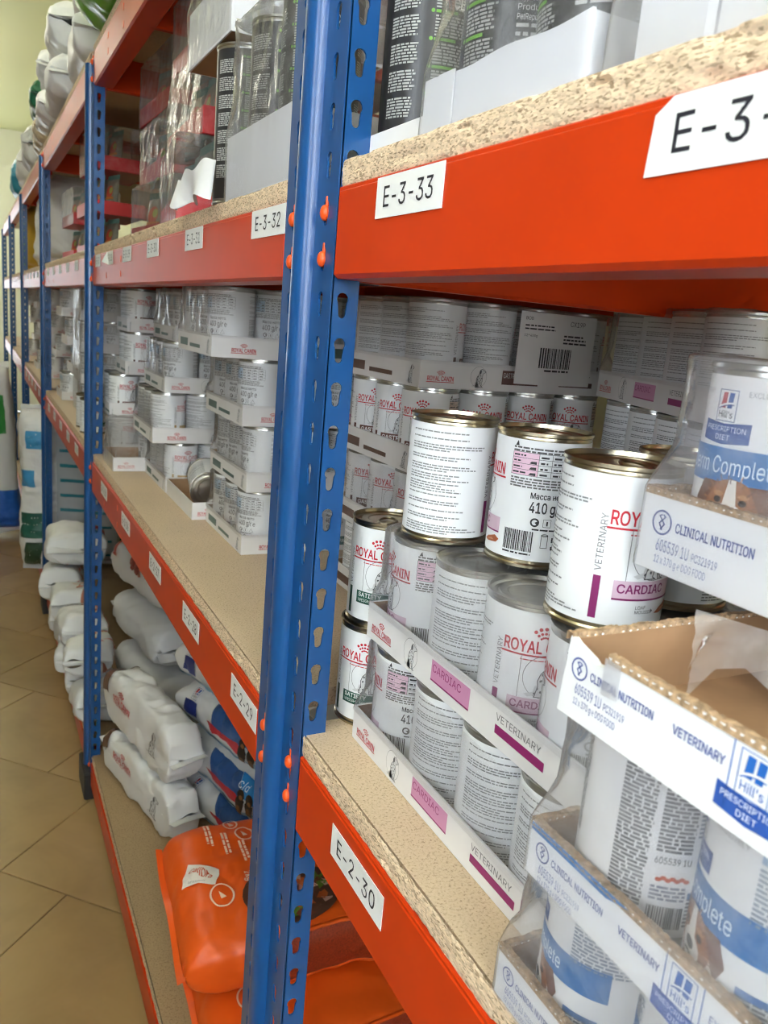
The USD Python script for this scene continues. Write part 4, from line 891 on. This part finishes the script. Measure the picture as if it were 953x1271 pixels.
# ---------------------------------------------------------------- filled bags
def bag_shape(lx, ly, t, seed, box_=0.55, endr=0.10, crease=1.0, droop=0.0, lean=0.0):
    """A filled bag lying on z = 0: length lx along x with flattened ends, width ly along y, thickness t.
    Returns S(x, p): the point at length x on the skin, p metres round from the middle of the side y < 0 (up is positive), and the perimeter."""
    th = np.linspace(-PI, PI, 721); e = 2 / (2 + 2.2 * box_)
    cy, cz = -np.sign(np.cos(th)) * np.abs(np.cos(th)) ** e, np.sign(np.sin(th)) * np.abs(np.sin(th)) ** e
    yz = np.stack([cy * ly / 2, cz * t / 2], 1); seg = np.r_[0, np.cumsum(np.linalg.norm(np.diff(yz, axis=0), axis=1))]
    mid = np.interp(0, th, seg); per = seg[-1]
    def S(x, p):
        x, p = np.broadcast_arrays(np.asarray(x, float), np.asarray(p, float))
        q = np.interp(((p + mid) % per), seg, th); cy, cz = -np.sign(np.cos(q)) * np.abs(np.cos(q)) ** e, np.sign(np.sin(q)) * np.abs(np.sin(q)) ** e
        u = np.clip(2 * x / lx, -1, 1); fat = np.clip(1 - np.abs(u) ** (1 / endr), 0, 1) ** .5
        Y = cy * ly / 2 * (1 - .05 * (1 - fat)) * (1 + .03 * np.sin(u * 5 + seed)); Zr = cz * t / 2 * (fat * .97 + .03)
        P = np.stack([x, Y, Zr], -1); n1 = meshkit.fbm(P * np.array([9, 9, 13]) + seed * 3.1, 3, seed) - .5; n2 = meshkit.fbm(P * np.array([55, 26, 40]) + seed, 2, seed + 4) - .5; rd = np.abs(meshkit.fbm(P * np.array([16, 11, 14]) + seed * 1.7, 2, seed + 8) - .5) * 2; rd2 = np.abs(meshkit.fbm(P * np.array([38, 24, 30]) + seed, 2, seed + 11) - .5) * 2
        grow = 1 + (n1 * .20 + n2 * .05) * crease * (.35 + .65 * fat)
        Z = Zr * grow; Z = np.where(Z < 0, Z * .96, Z) + (n1 * .012 + np.abs(n2) * .006) * crease * (1 - .5 * fat) * (cz > -.3)
        Z = Z + ((rd - .35) * .020 + (rd2 - .35) * .009) * crease * (1 - .6 * fat ** 3) * np.sign(cz) * (np.abs(cz) > .05)
        Y = Y * (1 + n1 * .05 * crease + (rd - .35) * .07 * crease)
        z = np.maximum(Z + t / 2 * .96 - droop * (u ** 2), .0004) + lean * Y
        return np.stack([x, Y, z], -1)
    return S, per
_tops = {}
CELL = 0.012
def settle(m, pts, floor, low):
    "lower or lift m so that the points just clear what already lies there (a height field) and the shelf at z = floor"
    w = pts @ m[:3, :3].T + m[:3, 3]; ij = np.floor(w[:, :2] / CELL).astype(int); dz = floor + .0010 - low
    for (i, j), z in zip(map(tuple, ij), w[:, 2]):
        for a in (0,):
            for b in (0,):
                h = _tops.get((i + a, j + b, round(floor, 2)))
                if h is not None and h + .0065 - z > dz: dz = h + .0065 - z
    m = m.copy(); m[2, 3] += dz
    for (i, j), z in zip(map(tuple, ij), w[:, 2] + dz):
        k = (i, j, round(floor, 2)); _tops[k] = max(_tops.get(k, -9), z)
    return m
def make_bag(name, label, m, lx, ly, t, material, seed, decals=(), seam=.028, seammat=None, group=None, nx=44, npv=64, cat='bag', floor=None, **kw):
    S, per = bag_shape(lx, ly, t, seed, **kw)
    if floor is not None:
        q = S(np.linspace(-lx / 2, lx / 2, 50)[:, None], np.linspace(-per / 2, per / 2, 110)[None, :]).reshape(-1, 3)
        if seam: q = np.vstack([q, [[sg_ * (lx / 2 + seam * 1.05), yy, zz] for sg_ in (-1, 1) for yy in (-ly / 2, 0, ly / 2) for zz in (.001, t * .5)]])
        low = (q @ m[:3, :3].T + m[:3, 3])[:, 2].min(); q = q[(np.abs(q[:, 1]) < .41 * ly) & (np.abs(q[:, 0]) < .47 * lx)]
        if False: q = np.vstack([q, [[s * (lx / 2 + seam), yy, .012] for s in (-1, 1) for yy in np.linspace(-ly / 2, ly / 2, 20)]])
        m = settle(m, q, floor, low)
    b = thing(name, label, cat, m, group)
    xs = np.linspace(-lx / 2, lx / 2, nx); xs = np.sign(xs) * (np.abs(xs) * 2 / lx) ** .8 * lx / 2
    ps = np.linspace(-per / 2, per / 2, npv, endpoint=False)
    P = S(xs[:, None], ps[None, :]); v, f = gridmesh(np.concatenate([P, P[:, :1]], 1)); k = len(v)
    caps_v, caps_f = [], []
    for i, rev in ((0, False), (nx - 1, True)):
        c = len(v) + len(caps_v); caps_v.append(P[i].mean(0)); idx = i * (npv + 1) + np.arange(npv + 1)
        for a, d in zip(idx[:-1], idx[1:]): caps_f.append((c, d, a) if rev else (c, a, d))
    v = np.vstack([v, caps_v]); f = np.vstack([f, caps_f]); part(b, 'bag_skin', (v, f[:, ::-1]), material, True)
    if seam:
        for s in (-1, 1):
            yy = np.linspace(-ly / 2 * .96, ly / 2 * .96, 26); zz = S(np.full(26, s * lx / 2), np.full(26, 0.0))[:, 2]; g = np.random.default_rng(seed + s)
            a, c = g.random(2) * 6; w = zz.mean() + .004 * np.sin(yy * 30 + a); r_ = w + seam * .5 * np.sin(yy * 13 + c) - seam * .2
            Q = np.stack([np.stack([np.full(26, s * lx / 2 * .99), yy, w], -1), np.stack([s * (lx / 2 + seam * (.85 + .12 * np.sin(yy * 21 + c))), yy, np.maximum(r_, .001)], -1)], 1)
            q, qf = gridmesh(Q); part(b, 'crimped_seam', (np.vstack([q, q + [0, 0, .0012]]), np.vstack([qf, qf[:, ::-1] + len(q)])), seammat or material, True)
    for pr in decals:
        v, f, c, l = pr.arrays(.012); X, Pp = v[:, 0], v[:, 1]; B0 = S(X, Pp); d = .002
        n = np.cross(S(X + d, Pp) - S(X - d, Pp), S(X, Pp + d) - S(X, Pp - d)); n /= np.maximum(np.linalg.norm(n, axis=1, keepdims=True), 1e-9)
        out = B0 - np.array([0, 0, t / 2]) * 1.0; out[:, 0] *= .2; n = np.where((n * out).sum(1, keepdims=True) < 0, -n, n)
        printing(b, ((B0 + n * (.0030 + .0005 * l[:, None]), f), c), BAGINK)
    return b
BAGINK = mat('bag_ink', {'a': ('attribute', {'attribute': 'Cd'}), 'p': ('principled_bsdf', {'roughness': 0.35})}, [('a.color', 'p.base_color')], 'p.BSDF')
def bagmat(name, col, rough=.35, b=.0012): return plain(name, col, rough, bump=b, nscale=26)
WB = bagmat('white_bag', (.76, .77, .78)); WB2 = bagmat('white_woven_bag', (.70, .71, .72), .5); OB = bagmat('orange_bag', (.80, .105, .008), .4); BB = bagmat('blue_bag', (.02, .10, .42)); GB = bagmat('green_bag', (.13, .42, .02), .3); DG = bagmat('dark_green_bag', (.01, .12, .06), .3)
GOLD = bagmat('gold_bag', (.55, .36, .04), .35); KIB = bagmat('striped_bag', (.52, .55, .57), .25); TAN = bagmat('tan_bag', (.62, .52, .36), .4); TEALB = bagmat('blue_green_bag', (.02, .20, .30), .35)

def rc_bag_print(lx):
    p = Print(); a = -lx / 2
    p.rect(a + .012, .02, a + .050, .30, (.13, .07, .05), 1)
    crown_logo(p, a + .150, .012, .12); p.put(DOG, a + .31, -.030, .070)
    return p
make_bag('dog_food_bag', 'white bag with red crown logo, lower one of two by the second post', M4((.112, 1.950, Z1), -77), .43, .088, .145, WB, 1, [rc_bag_print(.44)], box_=1.3, floor=Z1, crease=2.0, nx=60, npv=72)
make_bag('dog_food_bag', 'white bag with red crown logo lying on the lower crown-logo bag', M4((.114, 1.960, Z1 + .130), -78, 0, 1), .44, .094, .165, WB, 2, [rc_bag_print(.45)], box_=1.3, floor=Z1, crease=2.0, nx=60, npv=72)
make_bag('dog_food_bag', 'white bag lying crosswise behind the red and blue printed pile', M4((.54, 2.115, Z1), 0), .44, .14, .30, WB, 3, [], box_=.9, floor=Z1)
def hills_bag_print(lx, word='c/d'):
    p = Print(); a = -lx / 2
    hills_logo(p, a + .085, .030, .030); p.pts([(a + .050, -.016), (a + .112, -.016), (a + .106, .026), (a + .054, .026)], (.02, .035, .20), 2)
    p.pts([(a + .165, .060), (a + .300, .060), (a + .345, -.004), (a + .200, -.004)], (.03, .10, .30), 1); p.pts([(a + .165, .010), (a + .200, -.012), (a + .345, -.012), (a + .310, .010)], (.55, .02, .03), 2)
    p.pts([(a + .300, .062), (a + .46, .062), (a + .46, .012), (a + .335, .012)], (.02, .22, .55), 2); p.text(word, a + .312, .030, .018, (.8, .86, .9), layer=3)
    for s in (0, 1):
        x = a + .330 + .032 * s; p.disc(x, -.005, .014, .020, (.025, .015, .012), 4); p.disc(x, .018, .013, .012, (.02, .012, .01), 5); p.disc(x - .002, -.024, .009, .012, (.16, .07, .02), 5); p.disc(x + .002, .011, .006, .006, (.28, .12, .04), 6)
    p.pts([(a + .02, -.045), (a + .36, -.052), (a + .45, -.030), (a + .42, -.022), (a + .02, -.033)], (.30, .50, .66), 1)
    p.text('ADULT', a + .40, -.040, .010, (.2, .2, .22), layer=2)
    return p
for k, (x, y, rz, rx, nm) in enumerate(((.338, 1.765, -73, 0, 'lowest bag of the blue and red printed pile, its corner sticking out over the shelf'), (.330, 1.785, -74, 1, 'second bag up in the blue and red printed pile'), (.330, 1.795, -74, -1, 'third bag up in the blue and red printed pile'), (.330, 1.805, -74, 2, 'topmost bag of the blue and red printed pile, close under the beam'))):
    make_bag('dog_food_bag', nm, M4((x, y, Z1), rz, rx, 0), .40, .21, .108, WB, 11 + k, [hills_bag_print(.40)], box_=.6, crease=1.1, floor=Z1, nx=60, npv=72, seam=.018)
def orange_print(lx, circle=True):
    p = Print(); a = -lx / 2; w = (.78, .74, .70); f = (.90, .66, .52)
    p.pts([(a + .150, .014), (a + .192, .066), (a + .232, .052), (a + .200, -.004)], w, 1); p.text('Calibra', a + .180, .010, .013, (.55, .08, .03), rot=55, layer=2, bold=True, width=.045); p.text('VETERINARY', a + .197, .006, .005, (.2, .2, .2), rot=55, layer=2, width=.036)
    for x, y, q in ((a + .075, .135, 1.0), (a + .125, .165, 1.0), (a + .030, .115, .8), (a + .262, .060, 1.2)): p.ring(x, y, .024 * q, .017 * q, .0034, f, 1); p.pts([(x - .010, y - .005), (x + .010, y - .003), (x + .006, y + .007)], f, 1)
    for k in range(3): p.lines(a + .03 + .035 * k, a + .11 + .035 * k, .060 + .030 * k, .070 + .030 * k, .0075, .0045, f, 3 + k, 1, rag=.2, breaks=0)
    p.text('adult dog', a + .018, .172, .018, f, layer=1, bold=True); p.text('2 kg', a + .200, .110, .014, f, layer=1, bold=True)
    if circle:
        cx, cy, R = a + .285, .185, .080; p.disc(cx, cy, R, R * 1.15, (.10, .045, .03), 1, 0, 30); g = np.random.default_rng(8)
        for k in range(60):
            t, q = g.random() * 2 * PI, R * .88 * math.sqrt(g.random()); x, y = cx + q * math.cos(t), cy + q * math.sin(t) * 1.12
            c = [(.45, .22, .18), (.10, .22, .03), (.55, .36, .32), (.05, .12, .02), (.50, .12, .03), (.16, .05, .03)][int(g.integers(0, 6))]; n = int(g.integers(4, 7)); aa = np.sort(g.random(n) * 2 * PI); rr = .010 + .010 * g.random(n)
            q_ = sg.Polygon([(x + r * math.cos(s), y + r * math.sin(s)) for r, s in zip(rr, aa)]).buffer(0).intersection(sg.Point(cx, cy).buffer(R * .97));
            if not q_.is_empty: p.poly(q_, c, 2 + k % 3)
    return p
MESHM = plain('dark_red_mesh', (.30, .035, .008), .55, noise=.35, nscale=300)
def gusset(b, S, per, lx, p0, p1):
    x = np.linspace(-lx * .36, lx * .47, 30); q = np.linspace(p0, p1, 10); P = S(x[:, None], q[None, :]); P = P + np.array([0, .0022, 0]); part(b, 'mesh_gusset', gridmesh(P), MESHM, True)
    for pp in (p0, p1): part(b, 'gusset_seam', tube(S(x, np.full(30, pp)) + [0, .002, 0], .004, 6), OB, True)
OBAG = [('upper orange bag with white tag and round food picture, behind the near post', (.285, 1.265, Z1 + .135), -5), ('lower orange bag with white tag under the other orange bag', (.310, 1.17, Z1), -3), ('orange and grey bag lying nearest the picture edge under the near bay', (.42, .74, Z1), 5)]
for k, (nm, pos, rz) in zip((1, 0, 2), (OBAG[1], OBAG[0], OBAG[2])):
    kw = dict(box_=1.1, crease=.8, endr=.08); lx, ly, t = .52, .36, .128
    # the printed end faces the aisle: local -x
    pr = Print(); o = orange_print(.54, k == 0)
    b = make_bag('dog_food_bag', nm, M4(pos, rz + 180), lx, ly, t, OB, 31 + k, [], seam=.012, floor=Z1, nx=80, npv=110, **kw)
    S, per = bag_shape(lx, ly, t, 31 + k, **kw)
    # print laid over the top: x from the aisle end, p over the top from the far edge
    v, f, c, l = o.arrays(.010); a = -lx / 2
    # orange_print coordinates: x - a runs from the far edge towards the near edge, y from the aisle end into the shelf
    X = lx / 2 - .020 - v[:, 1].clip(-.05, .5) * 1.0; Pp = t * .42 + (v[:, 0] - a) * .92
    B0 = S(X, Pp); printing(b, ((B0 + np.array([0, 0, .0030]) + np.array([0, 0, .0004]) * l[:, None], f), c), BAGINK)
    x = np.linspace(-lx * .42, lx * .30, 30); q = np.linspace(per / 2 - t * .42, per / 2 + t * .40, 10); P = S(x[:, None], q[None, :]) + np.array([0, .0025, 0])
    part(b, 'mesh_gusset', gridmesh(P), MESHM, True)
    for pp in (q[0], q[-1]): part(b, 'gusset_seam', tube(S(x, np.full(30, pp)) + np.array([0, .002, 0]), .004, 6), OB, True)
    gp = Print(); gp.pts([(-lx * .49, -.06), (-lx * .30, -.06), (-lx * .42, .05), (-lx * .49, .05)], (.36, .38, .40), 1); v, f, c, l = gp.arrays(.012); B0 = S(v[:, 0], per / 2 + v[:, 1]); printing(b, ((B0 + np.array([0, .0048, 0]), f), c), BAGINK)

# ---------------------------------------------------------------- third bay and beyond, bottom shelf
def blotch(lx, per, seed, cols, n=14, rmin=.012, rmax=.03):
    p = Print(); g = np.random.default_rng(seed)
    for k in range(n):
        x, y = (g.random() - .5) * lx * .8, (g.random() - .5) * per * .5; m_ = int(g.integers(4, 8)); a = np.sort(g.random(m_) * 2 * PI); r = rmin + (rmax - rmin) * g.random(m_)
        p.pts([(x + q * math.cos(s), y + q * math.sin(s)) for q, s in zip(r, a)], cols[int(g.integers(0, len(cols)))], 1 + k % 3)
    return p
REDS = [(.55, .10, .07), (.45, .16, .10), (.60, .25, .18)]
def meat_print(lx):
    p = Print(); a = -lx / 2
    p.rect(a + .07, .030, a + .10, .110, (.50, .06, .04), 1); g = np.random.default_rng(4)
    for k in range(26):
        x, y = a + .20 + .11 * g.random(), .020 + .11 * g.random(); p.disc(x, y, .012 + .012 * g.random(), .010 + .01 * g.random(), [(.40, .09, .07), (.50, .20, .15), (.25, .05, .04)][k % 3], 1 + k % 4, g.random() * 3, 8)
    for k in range(8): x, y = a + .31 + .04 * g.random(), .015 + .05 * g.random(); p.disc(x, y, .010, .004, (.14, .30, .05), 5, g.random() * 3, 6)
    p.lines(a + .05, a + .2, .150, .165, .008, .004, (.4, .1, .08), 4, 1); p.text('adult', a + .07, .030, .014, (.5, .05, .05), layer=1)
    return p
for k, (x, y, z, rz, lx, ly, t, nm, dec) in enumerate((
        (.30, 2.60, .0, -80, .50, .44, .16, 'big white bag at the bottom behind the second post', None), (.31, 2.62, .155, -82, .52, .46, .17, 'white bag lying in the middle of the pile behind the second post', None), (.31, 2.64, .320, -78, .52, .44, .17, 'white bag with a meat picture on top of the pile behind the second post', meat_print(.52)))):
    make_bag('dog_food_bag', nm, M4((x + .062, y - .03, Z1 + z), rz), lx - .06, ly - .04, t, WB, 41 + k, [dec] if dec else [], box_=.7, floor=Z1)
for k, (x, y, z, sz) in enumerate(((.020, 2.48, .00, 1.0), (.022, 2.66, .00, 1.0), (.015, 2.84, .01, 1.0), (.02, 3.02, .0, 1.05), (.016, 3.20, .0, 1.05), (.01, 2.56, .105, .95), (.01, 2.78, .11, 1.0), (.005, 3.02, .12, 1.05), (-.005, 3.24, .115, 1.2))):
    nm = f'small white spotted bag {ORD[k] if k < 5 else ORD[k - 5]} in the {"lower" if k < 5 else "upper"} row beyond the second post'
    make_bag('treat_bag', nm, M4((x + .022, y - .028 + .012 * (k % 5), Z1 + z), 91 - 5 * (k % 3), 4 - 3 * (k % 3), 3), .155 * sz, .15, .118 * sz, WB2, 61 + k, [blotch(.2, .4, k, REDS, 26, .007, .018)], nx=28, npv=40, crease=1.8, seam=.008, floor=Z1)
make_bag('treat_bag', 'white bag with red and blue corner drooping over the aisle at the third post', M4((.065, 3.28, Z1 + .20), 86, 4, 4), .26, .22, .14, WB2, 75, [blotch(.3, .5, 3, [(.50, .04, .03), (.03, .20, .42)], 5, .02, .05)], crease=1.6, floor=Z1)
def stripes(lx, per):
    p = Print()
    for k in range(8): x = -lx / 2 + .05 + k * .058; p.pts([(x, -per * .22), (x + .010, -per * .22), (x + .018, per * .30), (x + .006, per * .30)], (.02, .22, .28), 1)
    p.pts([(lx * .30, -.02), (lx * .45, -.02), (lx * .45, .10), (lx * .30, .10)], (.01, .09, .07), 2); p.disc(lx * .37, .04, .02, .03, (.5, .5, .5), 3)
    return p
def standing(name, label, pos, rz, w, h, t, material, seed, decals=(), lean=0, **kw):
    "a bag standing on its end: its length becomes the height; local -y side after turning looks along rz - 90"
    mm = M4(pos, rz) @ M4((0, 0, 0), 0, lean) @ M4((0, 0, h / 2 + .0), 0, 0, 0) @ trimesh.transformations.euler_matrix(0, -PI / 2, 0, 'sxyz') @ M4((0, 0, -t / 2))
    return make_bag(name, label, mm, h, w, t, material, seed, decals, floor=pos[2], **kw)
def front_patches(*ps): 
    p = Print()
    for (q, col, l) in ps: p.pts(q, col, l)
    return p
half = stripes(.74, 1.1)
sp = Print()
for k in range(9): x = -.33 + k * .070; sp.pts([(x, .095), (x + .012, .095), (x + .022, .19), (x + .010, .19)], (.02, .22, .28), 1); sp.pts([(x + .02, .20), (x + .035, .20), (x + .045, .33), (x + .030, .33)], (.02, .22, .28), 1)
sp.pts([(.16, .10), (.27, .10), (.27, .19), (.16, .19)], (.01, .07, .06), 2); sp.text('ADULT', .20, .185, .02, (.6, .6, .6), rot=-90, layer=3)
sp.pts([(-.37, .345), (.37, .345), (.37, .52), (-.37, .52)], (.72, .73, .74), 1); sp.pts([(-.36, .42), (-.24, .40), (-.24, .47), (-.36, .50)], (.02, .06, .03), 2); sp.pts([(-.22, .37), (-.10, .37), (-.10, .50), (-.22, .50)], (.01, .10, .07), 2); sp.pts([(.02, .44), (.10, .44), (.10, .52), (.02, .52)], (.05, .28, .55), 2); sp.pts([(.20, .40), (.28, .40), (.28, .47), (.20, .47)], (.05, .28, .55), 2)
standing('dog_food_bag', 'large white and grey bag with teal stripes standing behind the third post', (.125, 4.02, Z1), 90, .44, .74, .19, KIB, 80, [sp], lean=0, seam=.03)
standing('dog_food_bag', 'white and green bag standing on the floor at the far left, blue at its foot', (-.185, 5.20, 0.0), 82, .30, .95, .20, WB2, 82, [front_patches(([(-.47, -.5), (-.28, -.5), (-.20, .6), (-.47, .6)], (.02, .12, .50), 1), ([(.10, .10), (.32, .10), (.36, .26), (.10, .22)], (.03, .25, .05), 1))], lean=-3, seam=.04)
for k, (y, mt, nm) in enumerate(((4.60, DG, 'dark green bag lying in the fourth bay'), (5.65, WB, 'white bag lying in the fifth bay'), (6.25, TEALB, 'blue green bag lying in the fifth bay'), (7.4, WB2, 'white bag lying in the sixth bay'))):
    make_bag('dog_food_bag', nm + ' on the bottom shelf', M4((.34, y, Z1), -80), .5, .45, .30, mt, 90 + k, nx=30, npv=40, floor=Z1)

# ---------------------------------------------------------------- third bay and beyond, waist high shelf
for si, (sn, x, y, kind, n) in enumerate((('third bay near stack', .060, 3.02, 'gastro', 4), ('third bay rear stack', .035, 3.43, 'urinary', 4), ('fourth bay near stack', .050, 4.35, 'gastro', 4), ('fourth bay rear stack', .04, 4.90, 'urinary', 4), ('fifth bay stack', .05, 5.95, 'gastro', 4))):
    for k in range(n):
        nm = ('bottom', 'second', 'third', 'topmost')[k] + ' tray, ' + sn
        ff = Print(); crown_logo(ff, .052, .0095, .040)
        pack(nm, M4((x + (.02 * ((k * 2) % 3) if si else 0), y - (.01 * (k % 2) if si else 0), Z2 + k * LAYER)), 4, 3, kind, ff, None, G(-150, 0), {(0, 0), (1, 0), (0, 1)} if si < 2 else {(0, 0), (1, 0)}, film=None, seed=100 + si * 5 + k, traylabel=f'{nm}, white carton', canword='pale can')
wrap_film('clear film on the near stack of the third bay', M4((.06, 3.02, Z2)), 4, 3, .034, LAYER * 4 + .002, 140, FILMTHIN, amp=.004, r=.002)
can('cardiac', 'loose white can standing near the shelf edge just beyond the second post', M4((.050, 2.72, Z2), 20))
can('satiety', 'loose can with a green band beside the shelf edge, beyond the second post', M4((.048, 2.60, Z2), 30))
# ---------------------------------------------------------------- third bay and beyond, eye level shelf
for k, (x, y, z, nm) in enumerate(((.05, 3.05, 0, 'lower red tray in the third bay'), (.05, 3.05, .130, 'middle red tray in the third bay'), (.06, 3.05, .26, 'upper red tray in the third bay'), (.05, 3.55, 0, 'lower red tray by the third post'), (.05, 3.55, .13, 'upper red tray by the third post'))):
    red_tray(nm, M4((x, y, Z3 + z), -88), .30, desc=nm, n=4, film=120 + k if k in (2, 4) else None)
for k, (y, mt, nm, h) in enumerate(((4.10, WB, 'white bag standing first in the fourth bay', .34), (4.45, WB2, 'white bag standing second in the fourth bay', .36), (4.85, WB, 'white bag standing third in the fourth bay', .33), (5.75, GOLD, 'gold yellow bag standing first in the fifth bay', .36), (6.1, GB, 'green bag standing second in the fifth bay', .34))):
    standing('dog_food_bag', nm + ', eye level shelf', (.16, y, Z3), 50, .30, h, .13, mt, 130 + k, lean=3, nx=26, npv=40, crease=1.4)
# ---------------------------------------------------------------- top shelf
def L4bag(nm, x, y, rz, rx, ry, lx, ly, t, mt, seed, dec=()): make_bag('dog_food_bag', nm, M4((x, y, Z4), rz, rx, ry), lx, ly, t, mt, seed, dec, nx=34, npv=48, crease=1.5, floor=Z4, seam=.015)
L4bag('bright green bag on the top shelf above the second post', .088, 1.98, 88, 3, 0, .62, .30, .26, GB, 150, [front_patches(([(-.2, .04), (-.1, .03), (-.08, .12), (-.2, .12)], (.5, .5, .5), 1))])
L4bag('white bag on the top shelf just beyond the second post', .115, 2.66, 86, 3, 0, .44, .26, .15, WB, 151, [blotch(.44, .5, 5, [(.55, .08, .05), (.03, .05, .05)], 5, .02, .03)])
L4bag('white bag on the top shelf lying on the one beyond the second post', .115, 2.69, 84, 5, 0, .42, .24, .14, WB2, 152, [blotch(.42, .5, 6, [(.55, .08, .05), (.03, .05, .05)], 5, .02, .03)])
L4bag('white bag on the top shelf, lower one in the third bay', .09, 3.16, 86, 3, 0, .46, .26, .15, WB2, 154, [blotch(.46, .5, 8, [(.45, .03, .12), (.3, .3, .3)], 6, .02, .04)])
L4bag('white bag with dark red stripe on the top shelf, upper one in the third bay', .095, 3.20, 84, 5, 0, .44, .26, .16, WB, 153, [front_patches(([(.02, .03), (.07, .03), (.05, .15), (.00, .15)], (.35, .10, .09), 1))])
L4bag('white bag on the top shelf before the third post', .09, 3.62, 86, 4, 0, .40, .26, .14, WB, 155)
L4bag('small white bag on the top shelf lying above the third post', .08, 3.66, 82, 6, 0, .36, .22, .13, WB2, 161)
L4bag('tan bag on the top shelf, fourth bay', .11, 4.15, 86, 4, 0, .44, .26, .15, TAN, 157)
L4bag('dark green bag on the top shelf, lying on the tan bag', .10, 4.28, 86, 3, 0, .40, .24, .16, DG, 156)
L4bag('white bag on the top shelf, end of the fourth bay', .11, 4.85, 86, 4, 0, .50, .28, .22, WB2, 158)
L4bag('white and brown bag on the top shelf, fifth bay', .12, 5.65, 86, 4, 0, .60, .28, .24, WB2, 159, [blotch(.6, .6, 9, [(.4, .16, .06)], 6, .03, .06)])
L4bag('blue bag on the top shelf, end of the fifth bay', .12, 6.4, 86, 4, 0, .5, .28, .28, TEALB, 160)
